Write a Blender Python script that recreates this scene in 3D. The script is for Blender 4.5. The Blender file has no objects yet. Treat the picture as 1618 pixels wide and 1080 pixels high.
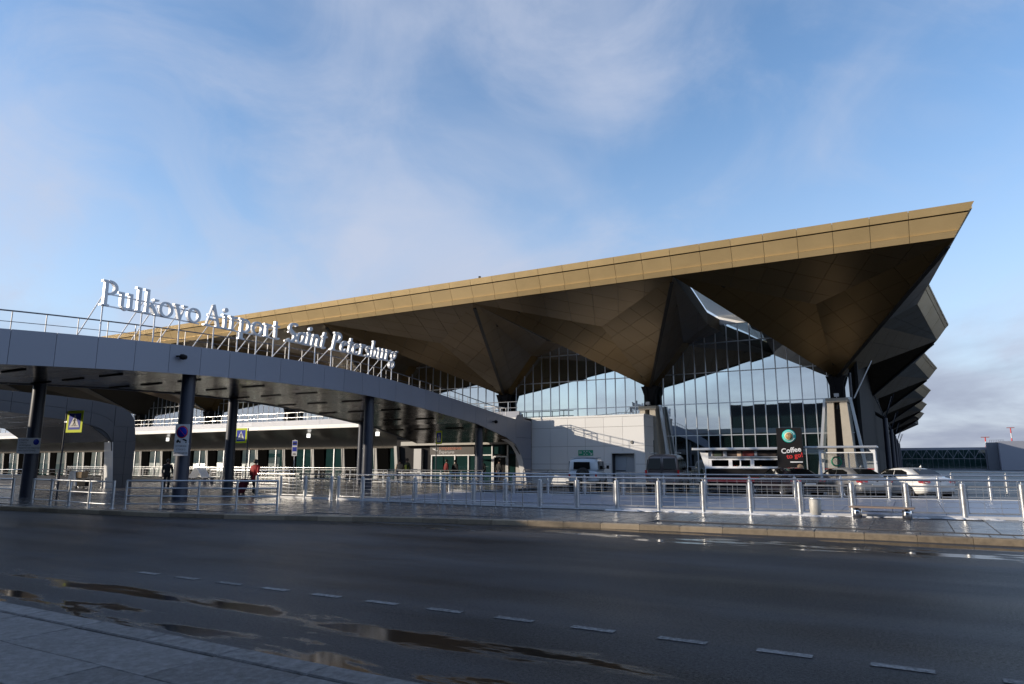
import bpy, bmesh, math, random
from mathutils import Vector, Matrix
R = math.radians
random.seed(7)
scene = bpy.context.scene
col = scene.collection
# ------------------------------------------------------------------ camera
YAW = 29.7; PITCH = 9.98
cam = bpy.data.cameras.new('camera'); camo = bpy.data.objects.new('camera', cam); col.objects.link(camo)
camo.location = (0, 0, 1.65); camo.rotation_euler = (R(90 + PITCH), 0, R(YAW))
cam.sensor_width = 36; cam.lens = 24.14; cam.clip_start = 0.05; cam.clip_end = 6000
scene.camera = camo
scene.render.resolution_x = 1024; scene.render.resolution_y = 684
# ------------------------------------------------------------------ sky and sun (sun low behind the camera on the left)
SUN = Vector((0.8, 0.6, -0.255)).normalized()          # direction the light travels
EL = math.asin(-SUN.z); AZ = math.atan2(-SUN.x, -SUN.y)
world = bpy.data.worlds.new('World'); scene.world = world; world.use_nodes = True
nt = world.node_tree; N = nt.nodes; N.clear(); LK = nt.links.new
out = N.new('ShaderNodeOutputWorld'); bg = N.new('ShaderNodeBackground'); LK(bg.outputs[0], out.inputs[0])
sky = N.new('ShaderNodeTexSky'); sky.sky_type = 'NISHITA'; sky.sun_disc = False
sky.sun_elevation = EL; sky.sun_rotation = AZ % (2*math.pi); sky.air_density = 1.0; sky.dust_density = 0.3; sky.ozone_density = 2.0
tc = N.new('ShaderNodeTexCoord')
sep = N.new('ShaderNodeSeparateXYZ'); LK(tc.outputs['Generated'], sep.inputs[0])
def wmath(op, a, b=None, clamp=False):
    n = N.new('ShaderNodeMath'); n.operation = op; n.use_clamp = clamp
    for i, v in enumerate((a, b)):
        if v is None: continue
        if isinstance(v, (int, float)): n.inputs[i].default_value = v
        else: LK(v, n.inputs[i])
    return n.outputs[0]
zz = wmath('ADD', wmath('MAXIMUM', sep.outputs[2], 0.0), 0.16)
cx = wmath('DIVIDE', sep.outputs[0], zz); cy = wmath('DIVIDE', sep.outputs[1], zz)
comb = N.new('ShaderNodeCombineXYZ'); LK(cx, comb.inputs[0]); LK(cy, comb.inputs[1])
def cloud(scale, detail, rough, loc, rot, stretch, lo, hi, dist=0.0, flat=False):
    mp = N.new('ShaderNodeMapping'); LK(comb.outputs[0] if flat else tc.outputs['Generated'], mp.inputs[0]); mp.inputs['Location'].default_value = loc
    mp.inputs['Rotation'].default_value = (0, R(0 if flat else 25), R(rot)); mp.inputs['Scale'].default_value = (stretch, 1, 1)
    n = N.new('ShaderNodeTexNoise'); LK(mp.outputs[0], n.inputs[0]); n.inputs['Scale'].default_value = scale
    n.inputs['Detail'].default_value = detail; n.inputs['Roughness'].default_value = rough; n.inputs['Distortion'].default_value = dist
    r = N.new('ShaderNodeMapRange'); LK(n.outputs[0], r.inputs[0]); r.interpolation_type = 'SMOOTHSTEP'
    r.inputs[1].default_value = lo; r.inputs[2].default_value = hi
    return r.outputs[0]
c1 = cloud(1.9, 7, 0.52, (3.4, 1.7, 0.6), 35, 0.8, 0.38, 0.66, 0.9)
c2 = cloud(4.6, 10, 0.60, (0.4, 5.2, 2.0), -24, 0.6, 0.40, 0.74, 1.2)
c3 = cloud(0.55, 7, 0.58, (7.3, 2.1, 0), 12, 0.8, 0.40, 0.66, 0.4, True)
haz = N.new('ShaderNodeMapRange'); LK(sep.outputs[2], haz.inputs[0]); haz.interpolation_type = 'SMOOTHSTEP'
haz.inputs[1].default_value = 0.0; haz.inputs[2].default_value = 0.5; haz.inputs[3].default_value = 1.0; haz.inputs[4].default_value = 0.0
cm = wmath('ADD', wmath('MULTIPLY', c1, 0.62), wmath('MULTIPLY', c2, 0.36))
cm = wmath('ADD', cm, wmath('MULTIPLY', haz.outputs[0], 0.78), True)
cm = wmath('MULTIPLY', cm, 0.86)
mixc = N.new('ShaderNodeMix'); mixc.data_type = 'RGBA'; LK(cm, mixc.inputs[0])
tint = N.new('ShaderNodeMix'); tint.data_type = 'RGBA'; tint.blend_type = 'MULTIPLY'; tint.inputs[0].default_value = 1.0
LK(sky.outputs[0], tint.inputs[6]); tint.inputs[7].default_value = (1.30, 1.42, 1.55, 1)
LK(tint.outputs[2], mixc.inputs[6]); mixc.inputs[7].default_value = (3.5, 3.85, 4.75, 1)
low = N.new('ShaderNodeMapRange'); LK(sep.outputs[2], low.inputs[0]); low.interpolation_type = 'SMOOTHSTEP'
low.inputs[1].default_value = 0.02; low.inputs[2].default_value = 0.34; low.inputs[3].default_value = 0.9; low.inputs[4].default_value = 0.0
mixl = N.new('ShaderNodeMix'); mixl.data_type = 'RGBA'; LK(wmath('MULTIPLY', low.outputs[0], c3), mixl.inputs[0])
LK(mixc.outputs[2], mixl.inputs[6]); mixl.inputs[7].default_value = (2.0, 2.25, 3.0, 1)
LK(mixl.outputs[2], bg.inputs[0]); bg.inputs[1].default_value = 0.13
sl = bpy.data.lights.new('sun', 'SUN'); so = bpy.data.objects.new('sun', sl); col.objects.link(so)
so.rotation_euler = SUN.to_track_quat('-Z', 'Y').to_euler(); so.location = (-60, -40, 40)
sl.energy = 4.0; sl.angle = R(0.53); sl.color = (1.0, 0.86, 0.68)
vs = scene.view_settings; vs.view_transform = 'Standard'; vs.look = 'None'; vs.exposure = 0.35; vs.gamma = 1.0; vs.use_curve_mapping = False

# ------------------------------------------------------------------ helpers
def tag(o, label=None, cat=None, group=None, kind=None):
    if label: o['label'] = label
    if cat: o['category'] = cat
    if group: o['group'] = group
    if kind: o['kind'] = kind
    return o
WK = set()
def empty(name, loc=(0, 0, 0), rz=0.0, label=None, cat=None, group=None, kind=None, parent=None, wk=False):
    o = bpy.data.objects.new(name, None); col.objects.link(o); o.location = loc; o.rotation_euler = (0, 0, rz)
    o.empty_display_size = 0.3
    if wk: WK.add(o.name)          # children of this one are built in world coordinates
    if parent: o.parent = parent
    return tag(o, label, cat, group, kind)
def link(name, me, mat=None, parent=None, loc=None, rot=None):
    o = bpy.data.objects.new(name, me); col.objects.link(o)
    if parent:
        o.parent = parent
        if parent.name in WK: o.matrix_parent_inverse = Matrix.Translation(-parent.location)
    if loc is not None: o.location = loc
    if rot is not None: o.rotation_euler = rot
    if mat is not None and len(me.materials) == 0: me.materials.append(mat)
    return o
def copy_tree(o, parent=None):
    c = o.copy(); col.objects.link(c); c.parent = parent
    for ch in o.children: copy_tree(ch, c)
    return c
class MB:
    def __init__(s): s.v = []; s.f = []; s.sm = []
    def add(s, vs, fs, smooth=False):
        b = len(s.v); s.v += [tuple(p) for p in vs]; s.f += [tuple(b+i for i in q) for q in fs]; s.sm += [smooth]*len(fs); return s
    def box(s, a, b):
        x0, y0, z0 = [min(p, q) for p, q in zip(a, b)]; x1, y1, z1 = [max(p, q) for p, q in zip(a, b)]
        return s.add([(x0,y0,z0),(x1,y0,z0),(x1,y1,z0),(x0,y1,z0),(x0,y0,z1),(x1,y0,z1),(x1,y1,z1),(x0,y1,z1)],
              [(3,2,1,0),(4,5,6,7),(0,1,5,4),(1,2,6,5),(2,3,7,6),(3,0,4,7)])
    def bbox(s, a, b, e=0.01):          # box with chamfered top and front edges
        x0, y0, z0 = [min(p, q) for p, q in zip(a, b)]; x1, y1, z1 = [max(p, q) for p, q in zip(a, b)]
        vs = []
        for z, d in ((z0, 0), (z1-e, 0), (z1, e)):
            vs += [(x0+d,y0+d,z),(x1-d,y0+d,z),(x1-d,y1-d,z),(x0+d,y1-d,z)]
        fs = [(3,2,1,0),(8,9,10,11)]
        for k in (0, 4):
            for i in range(4): fs.append((k+i, k+(i+1) % 4, k+4+(i+1) % 4, k+4+i))
        return s.add(vs, fs)
    def bar(s, p, q, w, h=None, up=(0, 0, 1)):
        h = h or w; p = Vector(p); q = Vector(q); d = (q-p).normalized(); u = Vector(up)
        if abs(d.dot(u)) > 0.98: u = Vector((0, 1, 0))
        r = d.cross(u).normalized()*w/2; u = r.cross(d).normalized()*h/2
        vs = [p-r-u, p+r-u, p+r+u, p-r+u, q-r-u, q+r-u, q+r+u, q-r+u]
        return s.add(vs, [(0,1,2,3),(7,6,5,4),(0,4,5,1),(1,5,6,2),(2,6,7,3),(3,7,4,0)])
    def tube(s, p, q, r, r2=None, n=10, caps=True):
        r2 = r if r2 is None else r2; p = Vector(p); q = Vector(q); d = (q-p).normalized()
        u = Vector((0,0,1)) if abs(d.z) < 0.95 else Vector((1,0,0)); a = d.cross(u).normalized(); b = a.cross(d)
        vs = []
        for c, rr in ((p, r), (q, r2)):
            for i in range(n):
                t = 2*math.pi*i/n; vs.append(c+a*math.cos(t)*rr+b*math.sin(t)*rr)
        s.add(vs, [(i, i+n, (i+1) % n+n, (i+1) % n) for i in range(n)], True)
        if caps: s.add(vs, [tuple(range(n)), tuple(range(2*n-1, n-1, -1))])
        return s
    def path(s, pts, r, n=8):
        for a, b in zip(pts[:-1], pts[1:]): s.tube(a, b, r, n=n)
        return s
    def lathe(s, prof, c=(0,0,0), n=20, axis='z', closed=False):
        vs = []; c = Vector(c)
        for r, h in prof:
            for i in range(n):
                t = 2*math.pi*i/n; x, y = r*math.cos(t), r*math.sin(t)
                vs.append(c+Vector((x, y, h) if axis == 'z' else ((h, x, y) if axis == 'x' else (x, h, y))))
        m = len(prof); fs = []
        for k in range(m if closed else m-1):
            k2 = (k+1) % m
            for i in range(n): fs.append((k*n+i, k*n+(i+1) % n, k2*n+(i+1) % n, k2*n+i))
        return s.add(vs, fs, True)
    def poly(s, pts, thick=None):
        n = len(pts); pts = [Vector(p) for p in pts]
        if thick is None: return s.add(pts, [tuple(range(n))])
        t = Vector(thick); vs = pts+[p+t for p in pts]
        fs = [tuple(range(n-1, -1, -1)), tuple(range(n, 2*n))]+[(i, (i+1) % n, (i+1) % n+n, i+n) for i in range(n)]
        return s.add(vs, fs)
    def mesh(s, name):
        me = bpy.data.meshes.new(name); me.from_pydata(s.v, [], s.f); me.polygons.foreach_set('use_smooth', s.sm)
        bm = bmesh.new(); bm.from_mesh(me); bmesh.ops.recalc_face_normals(bm, faces=bm.faces); bm.to_mesh(me); bm.free(); me.update()
        return me
    def build(s, name, mat=None, parent=None, loc=None, rot=None):
        return link(name, s.mesh(name), mat, parent, loc, rot)
def bevel(o, w=0.01, seg=2):
    m = o.modifiers.new('bevel', 'BEVEL'); m.width = w; m.segments = seg; m.limit_method = 'ANGLE'; return o
# ------------------------------------------------------------------ materials
MATS = {}
def mat(name, color, rough=0.5, metal=0.0, var=0.0, vscale=6.0, bump=0.0, bscale=40.0, spec=0.5, coat=0.0, rvar=0.0, emit=0.0, alpha=1.0, rw=0.5):
    if name in MATS: return MATS[name]
    m = bpy.data.materials.new(name); m.use_nodes = True; t = m.node_tree; b = t.nodes['Principled BSDF']
    c = tuple(color)+(1,)
    b.inputs['Base Color'].default_value = c; b.inputs['Roughness'].default_value = rough; b.inputs['Metallic'].default_value = metal
    b.inputs['Specular IOR Level'].default_value = spec; b.inputs['Coat Weight'].default_value = coat; b.inputs['Alpha'].default_value = alpha
    if emit: b.inputs['Emission Color'].default_value = c; b.inputs['Emission Strength'].default_value = emit
    geo = t.nodes.new('ShaderNodeNewGeometry'); oi = t.nodes.new('ShaderNodeObjectInfo')
    if var or rvar:
        n = t.nodes.new('ShaderNodeTexNoise'); n.inputs['Scale'].default_value = vscale; n.inputs['Detail'].default_value = 9; n.inputs['Roughness'].default_value = 0.72
        t.links.new(geo.outputs['Position'], n.inputs['Vector'])
    if var:
        # grain plus a small tone shift from piece to piece
        mx = t.nodes.new('ShaderNodeMath'); mx.operation = 'MULTIPLY_ADD'; t.links.new(oi.outputs['Random'], mx.inputs[0]); mx.inputs[1].default_value = rw
        t.links.new(n.outputs[0], mx.inputs[2])
        r = t.nodes.new('ShaderNodeMapRange'); t.links.new(mx.outputs[0], r.inputs[0]); r.inputs[1].default_value = 0.5+rw/2-0.15-rw*0.4; r.inputs[2].default_value = 0.5+rw/2+0.15+rw*0.4
        r.inputs[3].default_value = 1-var; r.inputs[4].default_value = 1+var
        k = t.nodes.new('ShaderNodeMix'); k.data_type = 'RGBA'; k.blend_type = 'MULTIPLY'; k.inputs[0].default_value = 1; k.inputs[6].default_value = c
        t.links.new(r.outputs[0], k.inputs[7]); t.links.new(k.outputs[2], b.inputs['Base Color'])
    if rvar:
        r = t.nodes.new('ShaderNodeMapRange'); t.links.new(n.outputs[0], r.inputs[0]); r.inputs[1].default_value = 0.3; r.inputs[2].default_value = 0.7
        r.inputs[3].default_value = max(0.02, rough-rvar); r.inputs[4].default_value = rough+rvar; t.links.new(r.outputs[0], b.inputs['Roughness'])
    if bump:
        n2 = t.nodes.new('ShaderNodeTexNoise'); n2.inputs['Scale'].default_value = bscale; n2.inputs['Detail'].default_value = 4
        t.links.new(geo.outputs['Position'], n2.inputs['Vector'])
        bn = t.nodes.new('ShaderNodeBump'); bn.inputs['Strength'].default_value = bump; bn.inputs['Distance'].default_value = 0.02
        t.links.new(n2.outputs[0], bn.inputs['Height']); t.links.new(bn.outputs[0], b.inputs['Normal'])
    MATS[name] = m; return m
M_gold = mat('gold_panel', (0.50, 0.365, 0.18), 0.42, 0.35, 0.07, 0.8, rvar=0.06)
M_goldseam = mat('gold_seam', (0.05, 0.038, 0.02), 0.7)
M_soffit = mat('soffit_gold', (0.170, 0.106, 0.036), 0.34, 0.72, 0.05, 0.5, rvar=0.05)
M_dark = mat('dark_cladding', (0.022, 0.022, 0.025), 0.75, 0.0, 0.15, 1.0, spec=0.15)
M_ridge = mat('ridge_beam', (0.03, 0.026, 0.022), 0.5, 0.3)
M_alu = mat('alu_mullion', (0.62, 0.64, 0.67), 0.35, 0.7, 0.05, 3)
M_white = mat('white_panel', (0.74, 0.75, 0.77), 0.38, 0.0, 0.03, 0.6)
M_seam = mat('panel_seam', (0.06, 0.065, 0.075), 0.7)
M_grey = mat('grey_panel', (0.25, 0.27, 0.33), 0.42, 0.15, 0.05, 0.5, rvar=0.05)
M_conc = mat('concrete', (0.40, 0.37, 0.32), 0.8, 0, 0.14, 3.0, bump=0.25, bscale=25)
M_steel = mat('galvanised_steel', (0.58, 0.60, 0.63), 0.34, 0.75, 0.08, 5, rvar=0.1)
M_rail = mat('stainless_rail', (0.50, 0.51, 0.53), 0.22, 0.9)
M_colm = mat('column_paint', (0.035, 0.042, 0.065), 0.38, 0.1, 0.08, 2.0)
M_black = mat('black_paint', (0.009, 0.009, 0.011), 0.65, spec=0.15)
M_kerb = mat('kerb_granite', (0.235, 0.19, 0.135), 0.62, 0, 0.42, 7.0, bump=0.5, bscale=60, rvar=0.2)
M_slab = mat('wet_paving', (0.085, 0.085, 0.09), 0.24, 0, 0.25, 1.4, bump=0.06, bscale=90, rvar=0.12)
M_slabn = mat('near_paving', (0.145, 0.145, 0.148), 0.55, 0, 0.75, 14.0, rw=0.10, bump=0.6, bscale=150, rvar=0.18, spec=0.35)
M_joint = mat('paving_joint', (0.045, 0.045, 0.047), 0.6)
M_cover = mat('cover_panel', (0.22, 0.25, 0.32), 0.40, 0.0, 0.04, 0.4)
M_snow = mat('old_snow', (0.55, 0.56, 0.58), 0.7, 0, 0.12, 14, bump=0.8, bscale=30)
M_paint = mat('road_paint', (0.20, 0.20, 0.20), 0.75, 0, 0.7, 22, spec=0.1, rw=0.08)
M_tyre = mat('tyre_rubber', (0.018, 0.018, 0.019), 0.8)
M_rim = mat('wheel_rim', (0.45, 0.46, 0.48), 0.3, 0.9)
M_carglass = mat('car_glass', (0.006, 0.007, 0.008), 0.06, 0, spec=0.22)
M_lampred = mat('tail_lamp', (0.45, 0.015, 0.015), 0.12, coat=0.5)
M_chrome = mat('chrome', (0.75, 0.76, 0.78), 0.1, 1.0)
M_plate = mat('plate_white', (0.75, 0.75, 0.73), 0.5)
M_blue = mat('sign_blue', (0.008, 0.03, 0.36), 0.6, spec=0.2)
M_yellow = mat('sign_yellow', (0.60, 0.70, 0.012), 0.6, spec=0.2)
M_signw = mat('sign_white', (0.62, 0.63, 0.66), 0.55, spec=0.2)
M_red = mat('sign_red', (0.55, 0.02, 0.02), 0.4)
M_green = mat('sign_green', (0.01, 0.30, 0.17), 0.4)
M_teal = mat('logo_teal', (0.02, 0.50, 0.46), 0.4)
M_wood = mat('bench_wood', (0.20, 0.15, 0.12), 0.5, 0, 0.25, 12)
def glass_mat(name, tint, refl, rough=0.015, wave=0.05):
    m = bpy.data.materials.new(name); m.use_nodes = True; t = m.node_tree; t.nodes.clear()
    o = t.nodes.new('ShaderNodeOutputMaterial'); mx = t.nodes.new('ShaderNodeMixShader'); g = t.nodes.new('ShaderNodeBsdfGlossy'); d = t.nodes.new('ShaderNodeBsdfDiffuse')
    g.inputs['Roughness'].default_value = rough; g.inputs['Color'].default_value = (0.90, 0.96, 1.0, 1); d.inputs['Color'].default_value = tuple(tint)+(1,)
    f = t.nodes.new('ShaderNodeFresnel'); f.inputs[0].default_value = 1.5
    r = t.nodes.new('ShaderNodeMapRange'); t.links.new(f.outputs[0], r.inputs[0]); r.inputs[1].default_value = 0.04; r.inputs[2].default_value = 1.0
    r.inputs[3].default_value = refl; r.inputs[4].default_value = 1.0
    geo = t.nodes.new('ShaderNodeNewGeometry'); oi = t.nodes.new('ShaderNodeObjectInfo')
    n = t.nodes.new('ShaderNodeTexNoise'); n.inputs['Scale'].default_value = 0.5; t.links.new(geo.outputs['Position'], n.inputs[0])
    bn = t.nodes.new('ShaderNodeBump'); bn.inputs['Strength'].default_value = wave; bn.inputs['Distance'].default_value = 0.05
    t.links.new(n.outputs[0], bn.inputs['Height']); t.links.new(bn.outputs[0], g.inputs['Normal'])
    t.links.new(r.outputs[0], mx.inputs[0]); t.links.new(d.outputs[0], mx.inputs[1]); t.links.new(g.outputs[0], mx.inputs[2]); t.links.new(mx.outputs[0], o.inputs[0])
    MATS[name] = m; return m
M_glass = glass_mat('facade_glass', (0.012, 0.028, 0.032), 0.62, wave=0.02)
M_glassd = glass_mat('ground_floor_glass', (0.012, 0.036, 0.036), 0.07)
# ------------------------------------------------------------------ ground
def asphalt():
    m = bpy.data.materials.new('wet_asphalt'); m.use_nodes = True; t = m.node_tree; b = t.nodes['Principled BSDF']; nn = t.nodes.new; L = t.links.new
    geo = nn('ShaderNodeNewGeometry'); sp = nn('ShaderNodeSeparateXYZ'); L(geo.outputs['Position'], sp.inputs[0])
    def mth(op, a, b_=None, c=None, clamp=False):
        n = nn('ShaderNodeMath'); n.operation = op; n.use_clamp = clamp
        for i, v in enumerate((a, b_, c)):
            if v is None: continue
            if isinstance(v, (int, float)): n.inputs[i].default_value = v
            else: L(v, n.inputs[i])
        return n.outputs[0]
    def noise(scale, det=4, sx=1.0, sy=1.0, dist=0.0, rough=0.55):
        mp = nn('ShaderNodeMapping'); L(geo.outputs['Position'], mp.inputs[0]); mp.inputs['Scale'].default_value = (sx, sy, 1)
        n = nn('ShaderNodeTexNoise'); L(mp.outputs[0], n.inputs[0]); n.inputs['Scale'].default_value = scale; n.inputs['Detail'].default_value = det
        n.inputs['Roughness'].default_value = rough; n.inputs['Distortion'].default_value = dist; return n.outputs[0]
    def rng(v, lo, hi, a=0.0, b_=1.0):
        r = nn('ShaderNodeMapRange'); r.interpolation_type = 'SMOOTHSTEP'; L(v, r.inputs[0])
        for i, k in enumerate((lo, hi, a, b_)): r.inputs[i+1].default_value = k
        return r.outputs[0]
    grain = noise(95, 4, rough=0.75); broad = noise(0.35, 5, 0.5, 1.6); tracks = noise(0.9, 4, 0.12, 1.0)
    # wheel-rut puddles that run along the road
    n1 = noise(0.8, 6, 0.35, 1.3, 0.4, 0.6); n2 = noise(1.7, 6, 0.4, 1.5, 0.3, 0.6)
    def band(y, w, n, k):
        d = mth('ABSOLUTE', mth('SUBTRACT', sp.outputs[1], y)); return mth('ADD', mth('MULTIPLY', mth('DIVIDE', d, w), -k), n)
    p1 = rng(band(5.6, 0.30, n1, 0.13), 0.42, 0.50); p2 = rng(band(4.7, 0.35, n2, 0.14), 0.43, 0.52)
    p3 = rng(band(15.3, 1.0, n2, 0.16), 0.44, 0.52); p4 = rng(band(16.6, 0.5, n1, 0.16), 0.42, 0.47)
    pud = mth('MAXIMUM', mth('MAXIMUM', p1, p2), mth('MAXIMUM', p3, p4))
    mixc = nn('ShaderNodeMix'); mixc.data_type = 'RGBA'; L(rng(mth('ADD', mth('ADD', mth('MULTIPLY', broad, 0.30), mth('MULTIPLY', grain, 0.30)), mth('ADD', mth('MULTIPLY', noise(26, 6, rough=0.8), 0.34), mth('MULTIPLY', tracks, 0.06))), 0.42, 0.58), mixc.inputs[0])
    mixc.inputs[6].default_value = (0.006, 0.0063, 0.0075, 1); mixc.inputs[7].default_value = (0.062, 0.063, 0.068, 1)
    wetc = nn('ShaderNodeMix'); wetc.data_type = 'RGBA'; L(pud, wetc.inputs[0]); L(mixc.outputs[2], wetc.inputs[6]); wetc.inputs[7].default_value = (0.014, 0.013, 0.012, 1)
    L(wetc.outputs[2], b.inputs['Base Color'])
    ro = mth('ADD', rng(broad, 0.3, 0.7, 0.34, 0.50), mth('MULTIPLY', rng(tracks, 0.35, 0.65), -0.06))
    rr = nn('ShaderNodeMix'); rr.data_type = 'FLOAT'; L(pud, rr.inputs[0]); L(ro, rr.inputs[2]); rr.inputs[3].default_value = 0.10
    L(rr.outputs[0], b.inputs['Roughness'])
    bn = nn('ShaderNodeBump'); bn.inputs['Distance'].default_value = 0.012
    L(mth('MULTIPLY', mth('SUBTRACT', 1.0, pud), 0.7), bn.inputs['Strength']); L(grain, bn.inputs['Height']); L(bn.outputs[0], b.inputs['Normal'])
    gm = mth('ADD', mth('MULTIPLY', noise(34, 5, rough=0.85), 0.6), mth('ADD', mth('MULTIPLY', grain, 0.25), mth('MULTIPLY', broad, 0.15)))
    L(mth('MAXIMUM', rng(gm, 0.40, 0.60, 0.01, 0.23), mth('MULTIPLY', pud, 0.3)), b.inputs['Specular IOR Level'])
    return m
M_asph = asphalt()
def lerp_poly(P, x):
    P = sorted(P)
    if x <= P[0][0]: return P[0][1]
    for (a, b), (c, d) in zip(P[:-1], P[1:]):
        if x <= c: return b+(d-b)*(x-a)/(c-a)
    return P[-1][1]
road = MB().add([(-2500,-2500,0),(2500,-2500,0),(2500,2500,0),(-2500,2500,0)], [(0,1,2,3)]).build('road', M_asph)
tag(road, kind='structure', label='wet dark asphalt road with puddles')
KERB = [(-120,9.0),(-70,10.2),(-45,11.3),(-28,12.7),(-24.8,13.05),(-21,13.5),(-16.9,14.35),(-15,14.95),(-13.25,15.6),(-11.4,16.15),(-8.9,16.62),(-6,16.95),(-1.8,17.25),(2,17.4),(8,17.6),(40,17.8)]
FEN1 = [(-26,21.8),(-21,21.85),(-16.5,21.65),(-12,21.45),(-9.3,21.5),(-6.5,21.7),(-3.8,22.0),(-1,22.4),(1.8,23.0),(4.5,23.5),(9,24.2),(20,26)]
FEN2 = [(-20.5,29.2),(-13.7,29.65),(-7.4,30.6),(-3.3,31.75),(0,32.8),(3.3,33.5),(8,34.3),(20,36)]
ky = lambda x: lerp_poly(KERB, x); f1 = lambda x: lerp_poly(FEN1, x); f2 = lambda x: lerp_poly(FEN2, x)
ZP = 0.12
xs = sorted(set([-120,-100,-85]+[k/2 for k in range(-140, 41)]+[30,40]))
isl = MB()
for a, b in zip(xs[:-1], xs[1:]):
    ya = 46.0 if b <= -20.5 else f2(a)+0.22; yb = 46.0 if b <= -20.5 else f2(b)+0.22
    isl.add([(a,ky(a)+0.24,ZP),(b,ky(b)+0.24,ZP),(b,yb,ZP),(a,ya,ZP)], [(0,1,2,3)])
    if b > -20.5: isl.add([(a,ya,0),(a,ya,ZP),(b,yb,ZP),(b,yb,0)], [(0,1,2,3)])
pav = isl.build('pavement', M_joint); tag(pav, kind='structure', label='wet paved island in front of the terminal')
slab_me = MB().bbox((-0.412,-0.592,0), (0.412,0.592,0.022), 0.006).mesh('paving_slab'); slab_me.materials.append(M_slab)
cnt = 0; far_slabs = MB()
for i in range(-62, 12):
    x = 0.31+i*0.84
    for j in range(0, 30):
        y = 13.0+j*1.2
        if min(ky(x-0.42), ky(x+0.42))+0.26 > y-0.6: continue
        lim = (f1(x)-0.05) if x > -20 else 46
        if y+0.6 > lim+0.35: continue
        dz = random.uniform(-0.0015, 0.0015)
        if cnt < 290 and y < 25 and x > -31:
            o = link('paving_slab', slab_me, None, pav, (x, y, ZP+0.002+dz)); cnt += 1
        else: far_slabs.bbox((x-0.412,y-0.592,ZP+0.002+dz),(x+0.412,y+0.592,ZP+0.024+dz),0.006)
tag(far_slabs.build('paving_slabs', M_slab, pav), kind='stuff')
# slabs cut to meet the kerb: a strip of smaller stones
setts = MB(); x = -31.0
while x < 9:
    setts.bbox((x, ky(x+0.2)+0.25, ZP), (x+0.40, ky(x+0.2)+0.25+0.55, ZP+0.016), 0.005); x += 0.42
tag(setts.build('edge_setts', M_slab, pav), kind='stuff')
x = -40.0
while x < 12:
    a, b = (x, ky(x)), (x+1.0, ky(x+1.0)); ang = math.atan2(b[1]-a[1], 1.0); ln = math.hypot(1.0, b[1]-a[1])
    MB().bbox((0.004,0,-0.02), (ln-0.004,0.24,0.135), 0.018).build('kerb_stone', M_kerb, pav, (a[0], a[1], random.uniform(-0.004,0.004)), (0,0,ang))
    x += 1.0
# near pavement
npv = MB().add([(-60,-1.4,0.095),(40,-1.4,0.095),(40,3.95,0.095),(-60,3.95,0.095),(-60,3.95,0),(40,3.95,0)], [(0,1,2,3),(3,2,5,4)]).build('near_pavement', M_joint)
tag(npv, kind='structure', label='grey slab pavement along the near side of the road')
nsl = MB().bbox((-0.496,-0.295,0),(0.496,0.295,0.02),0.005).mesh('paving_slab'); nsl.materials.append(M_slabn)
for j in range(0, 8):
    for i in range(-16, 0):
        link('paving_slab', nsl, None, npv, (0.5+i*1.0+(0.5 if j % 2 else 0), 3.62-j*0.6, 0.096+random.uniform(-0.004,0.004)), (random.gauss(0,0.003),random.gauss(0,0.003),random.gauss(0,0.004)))
for i in range(-22, 2):
    MB().bbox((0.004,0,-0.02),(0.996,0.25,0.118),0.012).build('kerb_stone', mat('near_kerb', (0.16,0.16,0.163), 0.55, 0, 0.6, 9, rw=0.15, bump=0.5, bscale=110, spec=0.35), npv, (i*1.0, 3.95, 0))
# lane dashes
for k in range(-10, 4):
    MB().box((0,0,0),(0.46,0.11,0.003)).build('lane_dash', M_paint, road, (-1.33+k*0.905, 6.70+0.006*k, 0.004))
# lumps of old snow and ice along the fence foot
sn = MB()
for k in range(80):
    x = random.uniform(-8.5, 6); y = f1(x)-0.06-random.random()**2*0.34; r = random.uniform(0.05, 0.16); h = random.uniform(0.015, 0.045)
    pts = [(x+math.cos(t)*r*random.uniform(1.0,2.6), y+math.sin(t)*r*0.5) for t in [q*math.pi/4 for q in range(8)]]
    b = [(px,py,ZP+0.02) for px,py in pts]+[(x+(px-x)*0.6,y+(py-y)*0.6,ZP+0.025+h) for px,py in pts]
    sn.add(b, [(i,(i+1)%8,(i+1)%8+8,i+8) for i in range(8)]+[tuple(range(8,16))], True)
tag(sn.build('old_snow', M_snow), 'crusts of old snow along the foot of the railing', 'snow', kind='stuff')
# smooth raised cover between the two railings
cov = empty('light_well_cover', (-8, 26, ZP), 0, 'smooth bluish panelled cover lying between the two pavement railings', 'cover', wk=True)
xsx = [-20.2+1.4*k for k in range(0, 22)]
for a, b in zip(xsx[:-1], xsx[1:]):
    c = MB(); d = 0.008
    c.poly([(a+d,f1(a)+0.2,0.14),(b-d,f1(b)+0.2,0.14),(b-d,f2(b)-0.16,0.17),(a+d,f2(a)-0.16,0.17)], (0,0,0.03))
    c.build('cover_panel', M_cover, cov)
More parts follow.
